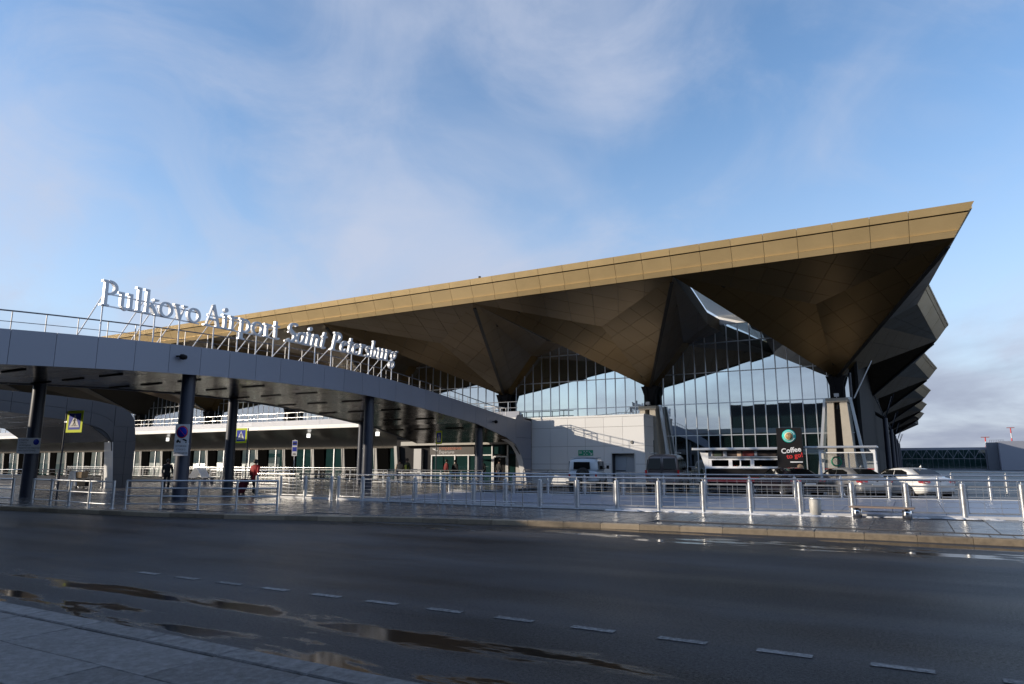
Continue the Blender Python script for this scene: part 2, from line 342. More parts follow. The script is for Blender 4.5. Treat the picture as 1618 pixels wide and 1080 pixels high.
# ------------------------------------------------------------------ terminal building
term = empty('terminal_building', (-16, 51, 0), 0, 'airport terminal with faceted gold roof on dark columns and tall glass front', 'building', wk=True)
W2 = 6.5; XC0 = -3.85; YC0 = 51.0; BAY = 26.4; NB = 8
RIMZ = [11.69, 11.05, 10.85, 10.80, 10.75, 10.75, 10.75]
def clip_tri(tri2, rect):
    out = list(rect)
    for i in range(3):
        a, b = tri2[i], tri2[(i+1) % 3]; inp = out; out = []
        if not inp: return []
        ins = lambda p: (b[0]-a[0])*(p[1]-a[1])-(b[1]-a[1])*(p[0]-a[0]) >= -1e-9
        for k in range(len(inp)):
            p, q = inp[k], inp[(k+1) % len(inp)]; ip, iq = ins(p), ins(q)
            if ip: out.append(p)
            if ip != iq:
                dx, dy = q[0]-p[0], q[1]-p[1]; ex, ey = b[0]-a[0], b[1]-a[1]
                den = ex*dy-ey*dx
                if abs(den) < 1e-12: continue
                t = -(ex*(p[1]-a[1])-ey*(p[0]-a[0]))/den; out.append((p[0]+dx*t, p[1]+dy*t))
    return out
def facet_panels(tri, inner, cell=1.62, skew=0.32):
    """cut one soffit facet into panels; returns lists of 3-D polygons with the facet's outward normal"""
    a, b, c = [Vector(p) for p in tri]; n = (b-a).cross(c-a).normalized()
    if n.dot(Vector(inner)-a) > 0: b, c = c, b; n = -n
    u = (b-a).normalized(); v = n.cross(u)
    T = [((p-a).dot(u), (p-a).dot(v)) for p in (a, b, c)]
    res = []; xs_ = [t[0] for t in T]; ys_ = [t[1] for t in T]
    x0 = min(xs_)-8; x1 = max(xs_)+8; j = 0; y = min(ys_)-0.4
    while y < max(ys_):
        x = x0
        while x < x1:
            sh = skew*(y-min(ys_)); s2 = skew*(y+cell-min(ys_)); g = 0.010
            rect = [(x+sh+g, y+g), (x+cell+sh-g, y+g), (x+cell+s2-g, y+cell-g), (x+s2+g, y+cell-g)]
            p = clip_tri(T, rect)
            if len(p) >= 3:
                ar = abs(sum(p[i][0]*p[(i+1) % len(p)][1]-p[(i+1) % len(p)][0]*p[i][1] for i in range(len(p))))/2
                if ar > 0.04:
                    res.append(([a+u*q[0]+v*q[1] for q in p], n))
            x += cell
        y += cell
    return res
pan_count = 0
def funnel(i, j, indiv_front=False, indiv_right=False, panels=True):
    global pan_count
    xc = XC0-2*W2*i; yc = YC0+BAY*j; yf = 35.9 if j == 0 else YC0-13.2+BAY*j-2.0; yb = YC0+13.2+BAY*j-2.0+0.0
    zf = RIMZ[j]; zb = RIMZ[j+1]; zn = (zf+zb)/2+0.06; yn = yf+13.1; nx = 5.1
    KL = (xc-W2, yf, zf); KR = (xc+W2, yf, zf); NR = (xc+nx, yn, zn); NL = (xc-nx, yn, zn); BR = (xc+W2, yb, zb); BL = (xc-W2, yb, zb)
    C = (xc, yc, 7.3); F = (xc, yf+5.6, zf-1.19); B = (xc, yb-5.6, zb-1.1); GR = (xc+2.8, yc-0.3, zn-0.85); GL = (xc-2.8, yc-0.3, zn-0.85)
    fac = {'f': [(KL,KR,F),(KR,C,F),(KL,F,C)], 'r': [(KR,NR,GR),(NR,BR,GR),(BR,C,GR),(KR,GR,C)],
           'l': [(KL,GL,NL),(NL,GL,BL),(BL,GL,C),(KL,C,GL)], 'b': [(BL,B,BR),(BR,B,C),(BL,C,B)]}
    m = MB()
    up = lambda p: (p[0], p[1], p[2]+0.035)
    for k in fac:
        for t in fac[k]: m.add([up(p) for p in t], [(0,1,2)])
    top = [(p[0], p[1], p[2]+0.9) for p in (KL, KR, NR, BR, BL, NL)]; m.add(top, [tuple(range(6))])
    rim = [KL, KR, NR, BR, BL, NL]
    for a in range(6):
        p, q = up(rim[a]), up(rim[(a+1) % 6]); m.add([p, q, top[(a+1) % 6], top[a]], [(0,1,2,3)])
    fo = m.build('roof_funnel', M_goldseam, term)
    inner = (xc, yc, 12.2)
    if panels:
        rest = MB()
        for k in ('f', 'r', 'l'):
            indiv = (k == 'f' and indiv_front) or (k == 'r' and indiv_right)
            for q, t in enumerate(fac[k]):
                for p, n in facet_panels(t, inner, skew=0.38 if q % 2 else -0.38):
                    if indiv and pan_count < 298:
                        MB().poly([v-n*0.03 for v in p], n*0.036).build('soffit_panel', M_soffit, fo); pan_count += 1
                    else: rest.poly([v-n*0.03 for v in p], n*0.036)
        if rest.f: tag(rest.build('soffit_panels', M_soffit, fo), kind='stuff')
    # ridge beams along the falling edges
    rb = MB()
    for K in (KR,): rb.bar(Vector(K).lerp(Vector(C),0.04)+Vector((0,0,-0.02)), Vector(C)+Vector((0,0,-0.02)), 0.20, 0.10)
    rb.build('ridge_beam', M_ridge, fo)
    return fo
for i in range(NB): funnel(i, 0, i <= 2, i == 0, i <= 5)
for j in range(1, 6): funnel(0, j, False, False, j <= 3)
for i in range(1, 4): funnel(i, 1, panels=False)
# flat roof decks that close the far bays
for i in range(1, NB):
    MB().box((XC0-2*W2*i-W2+0.01, 62.3 if i > 3 else 88.6, 11.0), (XC0-2*W2*i+W2-0.01, 190, 11.4)).build('roof_deck', M_dark, term)
# front fascia: three courses of folded gold panels on a dark backing
FY = [(13.07,35.20),(12.72,35.32)], [(12.66,35.36),(11.99,35.70)], [(11.955,35.60),(11.69,35.76)]
XE = lambda z: 2.62+(z-11.69)*0.62                # raked right end
pitch = 1.605; xr = 0.93; edges = [None, xr]
while edges[-1] > -102: edges.append(edges[-1]-pitch)
bk = MB().poly([(XE(13.02)-0.03,35.40,13.02),(XE(11.72)-0.03,35.92,11.72),(-103,35.92,11.72),(-103,35.40,13.02)], (0,0.25,0)).build('fascia_backing', M_goldseam, term)
for a, b in zip(edges[:-1], edges[1:]):
    for c, ((zt, yt), (zb, yb)) in enumerate(FY):
        g = 0.010
        r0, r1 = (XE(zt), XE(zb)) if a is None else (a-g-(13.07-zt)*0.04, a-g-(13.07-zb)*0.04)
        l0, l1 = b+g-(13.07-zt)*0.04, b+g-(13.07-zb)*0.04
        p = MB().poly([(l0,yt,zt),(r0,yt,zt),(r1,yb,zb),(l1,yb,zb)], (0,0.11,0.025) if c == 2 else (0,0.05,0.02))
        p.build('fascia_panel', M_gold, bk)
# roof upstand behind the fascia
MB().box((-103,35.37,12.75),(3.1,36.3,13.05)).build('roof_upstand', M_gold, term)
# side fascia: zig-zag with a notch at the middle of each bay
tips = [(35.9,3.46,2.62,13.07,11.69)]
for j in range(5):
    y1 = YC0+13.2+BAY*j-2.0; zt = [12.25,11.98,11.92,11.85,11.85][j]; zb = RIMZ[j+1]
    t0 = tips[-1]; yn = t0[0]+13.1
    ztn = (t0[3]+zt)/2; zbn = (t0[4]+zb)/2+0.06
    tips.append((yn, 2.0, XC0+5.1+0.02, ztn, zbn)); tips.append((y1, 3.55, 2.67, zt, zb))
for k, (a, b) in enumerate(zip(tips[:-1], tips[1:])):
    def pt(t, f): return (t[1]+(t[2]-t[1])*f, t[0], t[3]+(t[4]-t[3])*f)
    for f0, f1_ in ((0, 0.26), (0.29, 1.0)):
        nseg = 3
        for s in range(nseg):
            u0, u1 = s/nseg+0.002, (s+1)/nseg-0.002
            L_ = lambda f, u: tuple(pt(a, f)[q]+(pt(b, f)[q]-pt(a, f)[q])*u for q in range(3))
            MB().poly([L_(f0,u0), L_(f0,u1), L_(f1_,u1), L_(f1_,u0)], (-0.05,0,-0.005)).build('side_fascia_panel', M_gold, term)
    MB().poly([tuple(Vector(pt(a,0.02))+Vector((-0.1,0,0))), tuple(Vector(pt(b,0.02))+Vector((-0.1,0,0))), tuple(Vector(pt(b,0.98))+Vector((-0.1,0,0))), tuple(Vector(pt(a,0.98))+Vector((-0.1,0,0)))], (-0.1,0,0)).build('side_fascia_backing', M_goldseam, term)
    # roof edge cap back to the funnel top
    MB().poly([pt(a,0.03), pt(b,0.03), (-1.0,b[0],b[3]-0.25), (-1.0,a[0],a[3]-0.25)], (0,0,-0.06)).build('roof_cap', M_gold, term)
# glazed skylights in the diamond gaps, with the white upstand beam over the glass front
M_sky = mat('skylight_glass', (0.55,0.60,0.60), 0.4, 0, 0.1, 2, alpha=0.6)
for i in range(0, 4):
    xm = XC0-2*W2*i-W2
    MB().poly([(xm,36.2,12.62),(xm+1.45,49,12.55),(xm,61.8,12.0),(xm-1.45,49,12.55)], (0,0,0.04)).build('skylight', M_sky, term)
    MB().box((xm-1.6,51.5,11.85),(xm+1.6,51.75,12.5)).build('skylight_beam', M_white, term)
# glass front
GY = 51.62
TR = [0.1, 3.65, 6.0, 8.3, 10.52, 12.1]
mp_ = 0.826; x_first = -16.05+0.03
xsm = [x_first+mp_*k for k in range(16)]           # bay between the two right-hand columns
pane_n = 0; rest = MB(); mull_rest = MB()
gf = empty('glass_front', (-16,GY,0), parent=None, wk=True); gf.parent = term; gf.matrix_parent_inverse = Matrix.Translation(-term.location)
WK.add(gf.name)
for bay in range(0, 7):
    off = -2*W2*bay
    for k in range(16):
        xa = xsm[k]+off; xb = xa+mp_ if k < 15 else xsm[0]+2*W2+off
        x_lo, x_hi = xa+0.028, xb-0.028
        for r in range(5):
            if bay > 0 and r == 0: continue
            q = [(x_lo,GY,TR[r]+0.03),(x_hi,GY,TR[r]+0.03),(x_hi,GY,TR[r+1]-0.03),(x_lo,GY,TR[r+1]-0.03)]
            tw = random.gauss(0,0.004); q = [(a_,b_+tw*(i_ in (0,3))+tw*0.5*(i_ in (2,3)),c_) for i_,(a_,b_,c_) in enumerate(q)]
            if pane_n < 300 and bay < 4: MB().poly(q, (0,0.02,0)).build('pane', M_glass, gf); pane_n += 1
            else: rest.poly(q, (0,0.02,0))
        z0 = 0.1 if bay == 0 else 4.8
        if bay < 4: MB().box((xa-0.028,GY-(0.09 if bay == 0 else 0.05),z0),(xa+0.028,GY+0.03,12.0)).build('mullion', M_alu, gf)
        else: mull_rest.box((xa-0.03,GY-0.03,z0),(xa+0.03,GY+0.03,12.0))
    for r in range(1, 5):
        if bay > 0 and r == 1: continue
        MB().box((xsm[0]+off+0.0,GY-0.075,TR[r]-0.03),(xsm[0]+2*W2+off,GY+0.025,TR[r]+0.03)).build('transom', M_alu, gf)
tag(rest.build('far_panes', M_glass, gf), kind='stuff'); tag(mull_rest.build('far_mullions', M_alu, gf), kind='stuff')
# dark hall behind the glass
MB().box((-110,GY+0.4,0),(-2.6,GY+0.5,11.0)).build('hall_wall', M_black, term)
# columns
for i in range(0, 7):
    xc = XC0-2*W2*i
    c = MB()
    for sx in (-1, 1):
        c.poly([(xc+sx*0.12,YC0-0.35,5.9),(xc+sx*0.62,YC0-0.35,7.42),(xc+sx*0.20,YC0-0.35,7.42),(xc+sx*0.02,YC0-0.35,5.9)], (0,0.7,0))
    c.box((xc-0.42,YC0-0.28,5.8),(xc+0.42,YC0+0.28,7.5))
    co = c.build('column_head', M_black, term)
    def trap(x0, x1, x2, x3, y0, y1, z0, z1):
        return MB().add([(x0,y0,z0),(x1,y0,z0),(x1,y1,z0),(x0,y1,z0),(x2,y0+0.12,z1),(x3,y0+0.12,z1),(x3,y1,z1),(x2,y1,z1)],
               [(3,2,1,0),(4,5,6,7),(0,1,5,4),(1,2,6,5),(2,3,7,6),(3,0,4,7)])
    pd = trap(xc-0.92,xc-0.30,xc-0.60,xc-0.20,YC0-0.95,YC0+0.6,0,5.62)
    pd.f and None
    ped = pd.build('pedestal', M_conc, term)
    trap(xc+0.22,xc+0.92,xc+0.16,xc+0.60,YC0-0.95,YC0+0.6,0,5.62).build('pedestal_leg', M_conc, ped)
    MB().box((xc-0.36,YC0-0.35,0),(xc+0.3,YC0+0.5,5.2)).build('recess', M_dark, ped)
    MB().bbox((xc-0.68,YC0-0.92,5.62),(xc+0.68,YC0+0.62,5.88),0.02).build('pedestal_cap', M_conc, ped)
    fl = MB().box((xc-0.14,YC0-0.80,5.98),(xc+0.14,YC0-0.55,6.2)).tube((xc,YC0-0.68,5.86),(xc,YC0-0.68,6.0),0.025).build('floodlight', M_signw, ped)
    # pale sloping frame on each side where the glass stops
    for sx in (-1, 1):
        MB().poly([(xc+sx*0.70,YC0-0.30,5.95),(xc+sx*0.86,YC0-0.30,5.95),(xc+sx*1.62,YC0-0.30,0.1),(xc+sx*1.42,YC0-0.30,0.1)], (0,0.3,0)).build('sloping_frame', M_alu, ped)
# right-hand side wall, its columns and bracing
MB().box((-2.75,51.9,0),(-2.55,190,10.6)).build('side_wall', M_dark, term)
for k in range(11):
    MB().box((-2.56,53+12.0*k,0.2),(-2.5,64.6+12.0*k,2.9)).build('side_wall_panel', mat('side_panel',(0.03,0.03,0.034),0.7,0,0.1,1,spec=0.15), term)
for j in range(1, 6):
    y = YC0+BAY*j
    MB().tube((XC0+2.1,y,0),(XC0+2.1,y,6.0),0.26,0.22,14).build('side_column', M_colm, term)
    b = MB()
    for dx, dy in ((-1.0,-1.2),(-1.0,1.2),(1.4,-1.2),(1.0,1.2)): b.tube((XC0+2.1,y,5.9),(XC0+2.1+dx*0.7,y+dy,8.2),0.045,n=6)
    b.build('column_strut', M_colm, term)
    MB().tube((XC0+2.1,y,5.95),(XC0,y,7.4),0.16,n=8).build('column_arm', M_black, term)
MB().tube((XC0+1.0,YC0,5.9),(XC0+2.2,YC0+0.6,8.4),0.05,n=6).build('column_strut', M_alu, term)
MB().tube((XC0+0.85,YC0-0.1,5.8),(XC0+0.85,YC0-0.1,7.6),0.09,n=8).build('drain_pipe', M_colm, term)
# terrace over the entrance front
TY = 46.0
ter = MB().box((-138,TY+0.02,5.05),(-25.75,51.5,5.12)).build('terrace', M_grey, term)
M_strip = mat('strip_panel', (0.80,0.80,0.78), 0.4, 0, 0.02, 1)
x = -25.8
while x > -138:
    MB().box((x-1.49,TY-0.05,4.74),(x-0.006,TY+0.05,5.06)).build('strip_panel', M_strip, ter)
    MB().box((x-1.49,TY+0.35,5.13),(x-0.006,TY+0.42,5.58)).build('parapet_panel', M_grey, ter)
    x -= 1.5
rl = MB()
for z in (5.86,6.32): rl.tube((-138,TY+0.4,z),(-26,TY+0.4,z),0.035,n=6)
k = -137.5
while k < -26: rl.box((k-0.025,TY+0.37,5.5),(k+0.025,TY+0.43,6.3)); k += 1.35
rl.build('terrace_rail', M_rail, ter)
# curved soffit under the terrace
cv = MB(); pr = []
for k in range(9):
    a = k/8*math.pi/2; pr.append((TY+0.2+3.7*math.sin(a)*0.98, 2.98+1.76*math.cos(a)**1.0))
pr = [(TY+0.05,4.73),(TY+1.4,4.55),(TY+2.4,4.25),(TY+3.1,3.85),(TY+3.55,3.4),(TY+3.72,2.98)]
for x0 in range(-138,-38,3):
    cv.add([(x0+0.01,y,z) for y,z in pr]+[(x0+2.99,y,z) for y,z in pr], [(i,i+6,i+7,i+1) for i in range(5)], True)
M_cove = mat('cove_panel', (0.20,0.185,0.165), 0.30, 0.45, 0.05, 0.8)
tag(cv.build('cove_panels', M_cove, term), kind='stuff')
MB().box((-138,49.9,2.9),(-37.5,51.4,5.0)).build('cove_backing', M_dark, term)
for x0 in (-82,-71,-60.5,-49.5,-41):
    MB().box((x0-0.16,TY+1.6,4.02),(x0+0.16,TY+1.75,4.38)).build('soffit_lamp', mat('lamp_glow',(1,0.98,0.92),0.5,emit=1.5), term)
# ground-floor front: slanted jambs, black panels, green-grey glass
k = -135.0; gi = 0
while k < -38.0:
    MB().poly([(k,49.72,0.1),(k+0.42,49.72,0.1),(k+0.16,49.72,2.98),(k-0.22,49.72,2.98)], (0,0.3,0)).build('slanted_jamb', mat('jamb_paint',(0.34,0.34,0.33),0.5) if gi % 2 else mat('jamb_grey',(0.20,0.20,0.20),0.5), term)
    MB().poly([(k+0.46,49.76,0.1),(k+1.75,49.76,0.1),(k+1.5,49.76,2.98),(k+0.2,49.76,2.98)], (0,0.1,0)).build('black_panel', mat('black_matte',(0.004,0.004,0.004),0.95,spec=0.0), term)
    for s in range(2):
        MB().box((k+1.8+s*1.1,49.8,0.1),(k+2.85+s*1.1,49.85,2.96)).build('shop_pane', M_glassd, term)
        MB().box((k+2.84+s*1.1,49.72,0.1),(k+2.92+s*1.1,49.9,2.97)).build('shop_mullion', M_alu, term)
    k += 3.95+0.05; gi += 1
# entrance front under the covered walkway
en = empty('entrance_front', (-31,48,0), wk=True); en.parent = term; en.matrix_parent_inverse = Matrix.Translation(-term.location); WK.add(en.name)
MB().box((-39.5,48.55,0),(-25.7,48.7,3.9)).build('entrance_wall', M_dark, en)
for k in range(7): MB().box((-38.6+k*1.84,48.0,3.12),(-38.6+k*1.84+1.825,48.25,3.46)).build('entrance_strip', mat('entrance_strip_shaded',(0.36,0.35,0.33),0.5), en)  # white strip dimmed, the shade over the entrance is in its colour
MB().box((-35.7,48.38,2.32),(-31.2,48.5,3.06)).build('sign_band', mat('sign_band',(0.022,0.016,0.015),0.5), en)
for x0, x1 in ((-31.1,-29.5),(-29.4,-28.2),(-28.1,-27.3)):
    MB().box((x0+0.05,48.42,2.35),(x1-0.05,48.46,3.05)).build('entrance_pane', M_glassd, en)
for x0, x1 in ((-35.5,-34.3),(-34.3,-33.1),(-33.1,-31.8),(-31.7,-30.5),(-30.4,-29.5),(-27.9,-27.2)):
    MB().box((x0+0.05,48.42,0.1),(x1-0.05,48.46,2.24)).build('entrance_pane', M_glassd, en)
fm = MB()
for x0 in (-35.5,-33.1,-31.75,-29.45,-28.0): fm.box((x0-0.05,48.33,0.05),(x0+0.05,48.45,3.05 if x0 > -31 else 2.3))
fm.box((-35.5,48.345,2.23),(-29.45,48.445,2.32)); fm.build('entrance_frame', M_white, en)
dr = MB()
for x0 in (-29.3,-28.1): dr.box((x0-0.04,48.3,0.05),(x0+0.04,48.42,2.2))
dr.box((-29.34,48.305,2.1),(-28.06,48.415,2.2)); dr.build('entrance_door', M_white, en)
for x0 in (-36.9,-26.75): MB().box((x0-0.4,48.2,0.05),(x0+0.4,48.5,2.85)).build('info_panel', mat('info_panel_paint',(0.42,0.42,0.43),0.5), en)
for x0 in (-39.2,-26.1): MB().poly([(x0,48.1,0.05),(x0+0.35,48.1,0.05),(x0+0.05,48.1,3.1),(x0-0.25,48.1,3.1)], (0,0.35,0)).build('slanted_jamb', mat('jamb_paint',(0.34,0.34,0.33)), en)
def text(body, size, loc, rot, m, parent, name='lettering', ext=0.004, align='LEFT', shear=0.0, sx=1.0, bold=0.0):
    cu = bpy.data.curves.new('txt', 'FONT'); cu.body = body; cu.size = size; cu.extrude = ext; cu.align_x = align; cu.shear = shear; cu.offset = bold
    cu.resolution_u = 3
    ob = bpy.data.objects.new('txt', cu); col.objects.link(ob)
    dg = bpy.context.evaluated_depsgraph_get(); me = bpy.data.meshes.new_from_object(ob.evaluated_get(dg)); bpy.data.objects.remove(ob)
    o = link(name, me, m, parent, loc, rot); o.scale = (sx, 1, 1)
    return o
text('Отправление', 0.36, (-34.75,48.37,2.74), (R(90),0,0), mat('sign_orange',(0.42,0.10,0.04),0.5), en)
text('Departures', 0.34, (-34.75,48.37,2.44), (R(90),0,0), M_signw, en)
MB().poly([(-35.45,48.37,2.80),(-34.95,48.37,2.62),(-34.9,48.37,2.68),(-35.15,48.37,2.79),(-35.1,48.37,2.86),(-35.25,48.37,2.83),(-35.4,48.37,2.87)], (0,0.005,0)).build('plane_symbol', M_signw, en)
# things on the roof edge
ad = MB().tube((-23.3,36.6,12.9),(-23.3,36.6,13.55),0.02,n=6).box((-23.36,36.54,13.5),(-23.24,36.66,13.62))
ad.build('roof_beacon', M_black, term)
# ------------------------------------------------------------------ white annex
ann = empty('annex_building', (-21, 48, 0), 0, 'low white panelled annex with a recessed service door beside the glass front', 'building', wk=True)
AX0, AX1, AY0, AY1, AZ1 = -25.62, -16.42, 48.0, 52.6, 5.13
core = MB().box((AX0+0.05,AY0+0.05,0),(-18.95,AY1,AZ1-0.03)).box((-17.2,AY0+0.05,0),(AX1-0.05,AY1,AZ1-0.03)).box((-18.95,AY0+0.05,2.33),(-17.2,AY1,AZ1-0.03)).box((-18.95,AY0+0.75,0),(-17.2,AY1,2.33)).build('wall_core', M_seam, ann)
vx = [AX0,-23.98,-22.5,-21.02,-19.54,-18.06,AX1]; hz = [0.05,1.56,2.87,4.28,5.0]
for a, b in zip(vx[:-1], vx[1:]):
    for c, d in zip(hz[:-1], hz[1:]):
        g = 0.009
        if c < 2.3 and b > -18.9 and a < -17.2:      # panels cut round the door
            for x0, x1 in ((a+g, min(b-g,-18.95)), (max(a+g,-17.2), b-g)):
                if x1-x0 > 0.05: MB().box((x0,AY0,c+g),(x1,AY0+0.06,min(d,9)-g)).build('wall_panel', M_white, ann)
            if d > 2.33 and c < 2.33:
                x0, x1 = max(a+g,-18.95), min(b-g,-17.2)
                MB().box((x0,AY0+0.001,2.33),(x1,AY0+0.06,d-g)).build('wall_panel', M_white, ann)
        else: MB().box((a+g,AY0,c+g),(b-g,AY0+0.06,d-g)).build('wall_panel', M_white, ann)
vy = [AY0+0.06,49.55,51.05,AY1]
for a, b in zip(vy[:-1], vy[1:]):
    for c, d in zip(hz[:-1], hz[1:]): MB().box((AX1-0.06,a+0.009,c+0.009),(AX1,b-0.009,d-0.009)).build('wall_panel', M_white, ann)
MB().box((AX0-0.03,AY0-0.03,5.01),(AX1+0.03,AY1,5.15)).build('coping', M_white, ann)
dr = MB().box((-18.93,AY0+0.62,0.05),(-18.05,AY0+0.7,2.28)).build('door', mat('service_door',(0.36,0.40,0.46),0.45), ann)
MB().box((-18.03,AY0+0.62,0.05),(-17.22,AY0+0.7,2.28)).build('door', mat('service_door'  ,(0.36,0.40,0.46)), ann)
MB().box((-18.85,AY0+0.56,1.05),(-18.12,AY0+0.61,1.11)).build('push_bar', M_black, dr)
fr = MB().box((-19.02,AY0-0.02,0),(-18.94,AY0+0.1,2.40)).box((-17.21,AY0-0.02,0),(-17.13,AY0+0.1,2.40)).box((-18.935,AY0-0.018,2.32),(-17.215,AY0+0.1,2.398)); fr.build('door_frame', M_alu, ann)
MB().lathe([(0.0,-0.05),(0.10,-0.05),(0.13,-0.03),(0.13,0.02)], (-17.36,AY0-0.0,3.12), 18, 'y').build('round_vent', mat('vent_grey',(0.2,0.2,0.19),0.6), ann)
MB().box((AX1-0.02,50.0,2.0),(AX1+0.02,50.75,3.3)).build('side_window', M_glassd, ann)
ex = empty('exit_sign', (-21.02,AY0-0.03,2.16), 0, 'green and white emergency route sign on the white annex wall', 'sign', wk=True)
for k in range(3): MB().box((-21.62+k*0.405,AY0-0.03,2.17),(-21.62+k*0.405+0.39,AY0-0.005,2.59)).build('sign_tile', M_green, ex)
m = MB()
for z in (2.46,2.40,2.34): m.box((-21.56,AY0-0.034,z),(-21.32,AY0-0.029,z+0.03))
m.lathe([(0.0,-0.034),(0.035,-0.034),(0.035,-0.029)], (-21.02,AY0,2.38), 8, 'y')
for sx, sz in ((1,1),(1,-1),(-1,1),(-1,-1)): m.poly([(-21.02+sx*0.06,AY0-0.034,2.38+sz*0.06),(-21.02+sx*0.15,AY0-0.034,2.38+sz*0.07),(-21.02+sx*0.15,AY0-0.034,2.38+sz*0.15),(-21.02+sx*0.07,AY0-0.034,2.38+sz*0.15)], (0,0.004,0))
m.bar((-20.75,AY0-0.032,2.5),(-20.52,AY0-0.032,2.28),0.004,0.05); m.poly([(-20.48,AY0-0.036,2.22),(-20.48,AY0-0.036,2.40),(-20.66,AY0-0.036,2.22)], (0,0.004,0))
m.build('pictogram', M_signw, ex)
# ------------------------------------------------------------------ covered walkways (shallow arches that cross the road)
CX0, CX1 = -25.5, -34.9
CAN = [(-3,4.3),(1.2,4.95),(5,5.42),(8,5.76),(11.3,6.03),(14,6.22),(17,6.39),(20,6.50),(23,6.56),(25.5,6.56),(28,6.50),(30,6.40),(32,6.26),(34,6.09),(36,5.88),(38,5.67),(40,5.45),(42,5.22),(43.5,5.04),(45,4.88)]
def smooth_f(P):
    def f(y):
        s = 0; n = 0
        for d in (-1.2,-0.6,0,0.6,1.2): s += lerp_poly(P, min(max(y+d,P[0][0]),P[-1][0])); n += 1
        return s/n
    return f
ct = smooth_f(CAN)
def cbot(y):
    b = ct(y)-1.18
    if y > 40: b = min(b, ct(40)-1.18+(y-40)*-0.20)
    return b
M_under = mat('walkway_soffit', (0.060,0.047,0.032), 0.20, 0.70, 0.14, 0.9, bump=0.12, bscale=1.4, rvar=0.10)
cano = empty('covered_walkway', (-30.8,24.5,0), 0, 'grey arched walkway roof carrying the white letters', 'walkway', wk=True)
YP = [-0.2+1.424*k for k in range(0, 34)]; YP = [y for y in YP if y < 46.6]
INNER = [(43.86,3.36),(44.8,3.14),(45.5,2.80),(46.05,2.30),(46.45,1.65),(46.75,0.9),(46.95,0.1)]
ys = [-0.2+0.5*k for k in range(0, 89)]; ys = [y for y in ys if y <= 43.86]
for xx, th in ((CX0-0.06,-0.12),(CX1+0.06,0.12)):
    shell = MB()
    for a, b in zip(ys[:-1], ys[1:]):
        shell.poly([(xx,a,cbot(a)+0.02),(xx,b,cbot(b)+0.02),(xx,b,ct(b)-0.02),(xx,a,ct(a)-0.02)], (th,0,0))
    shell.build('edge_beam', M_seam, cano)
joints = YP+[46.6]
for xx, th, nm in ((CX0,-0.05,'fascia_panel'),(CX1,0.05,'far_fascia_panel')):
    for a, b in zip(joints[:-1], joints[1:]):
        if a > 43.4: break
        sub = [a+0.008+(b-a-0.016)*t/3 for t in range(4)]
        pts = [(xx,y,cbot(y)) for y in sub]+[(xx,y,ct(y)) for y in reversed(sub)]
        MB().poly(pts, (th,0,0)).build(nm, M_grey, cano)
    if xx == CX1: continue
    # leg end: three panels wrapping down to the ground
    y0 = [a for a in joints if a > 43.4][0]
    up_ = [(y0+0.008,ct(min(y0,45)))]
    pieces = [ [(y0+0.008,ct(y0)),(45.30,4.90),(45.30,3.0)]+[(y,z) for y,z in reversed(INNER) if y < 45.3 and y > y0]+[(y0+0.008,cbot(y0))],
               [(45.32,4.92),(45.42,5.12),(45.60,5.24),(46.15,5.24),(46.42,5.12),(46.62,4.95),(47.76,4.88),(47.76,3.55),(45.32,3.55)],
               [(45.32,3.53),(47.76,3.53),(47.76,1.95),(46.28,1.95),(46.05,2.30),(45.5,2.80),(45.32,2.92)],
               [(46.30,1.93),(47.76,1.93),(47.76,0.12),(46.95,0.12),(46.75,0.9),(46.45,1.65)] ]
    for pc in pieces: MB().poly([(xx,y,z) for y,z in pc], (th,0,0)).build('leg_panel' , M_grey, cano)
    MB().poly([(xx+th*1.05,y,z) for y,z in [(45.2,4.85),(47.74,4.86),(47.74,0.12),(46.97,0.12),(46.77,0.9),(46.47,1.65),(46.1,2.25),(45.2,2.95)]], (th*1.4,0,0)).build('leg_core', M_seam, cano)
    jb = MB(); IN = [(43.86,3.36)]+INNER[1:]
    jb.add([(xx,y,z) for y,z in IN]+[(xx+th*9,y,z) for y,z in IN], [(i,i+1,i+1+len(IN),i+len(IN)) for i in range(len(IN)-1)], True)
    jb.build('leg_reveal', M_white, cano)
    MB().box((xx+th*2.6,46.97,0.12),(xx+th*9,47.75,4.85)).build('leg_body', M_grey, cano)
    # near end down to the pavement on the car park side
    MB().box((xx,-0.8,0.1),(xx+th*9,-0.25,4.3)).build('leg_body', M_grey, cano)
# deck and reflective panelled soffit
deck = MB(); sof = []
for a, b in zip(ys[:-1], ys[1:]): deck.add([(CX0-0.1,a,ct(a)-0.1),(CX0-0.1,b,ct(b)-0.1),(CX1+0.1,b,ct(b)-0.1),(CX1+0.1,a,ct(a)-0.1)], [(0,1,2,3)], True)
deck.add([(CX0-0.1,43.7,ct(43.7)-0.1),(CX0-0.1,47.7,4.8),(CX1+0.1,47.7,4.8),(CX1+0.1,43.7,ct(43.7)-0.1)], [(0,1,2,3)])
deck.build('roof_deck', M_grey, cano)
nx = 7; wx = (CX1-CX0-0.0)/nx
for a, b in zip(joints[:-1], joints[1:]):
    for k in range(nx):
        xa, xb = CX0+wx*k-0.012-(0.06 if k == 0 else 0), CX0+wx*(k+1)+0.012+(0.06 if k == nx-1 else 0)
        y2 = min(b, 47.0)
        if a > 45: continue
        za, zb_ = cbot(a)+0.05, cbot(y2)+0.05
        if a > 43: zb_ = 3.2
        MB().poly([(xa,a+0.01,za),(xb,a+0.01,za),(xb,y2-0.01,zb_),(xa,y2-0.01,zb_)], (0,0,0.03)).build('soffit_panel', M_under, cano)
sb = MB()
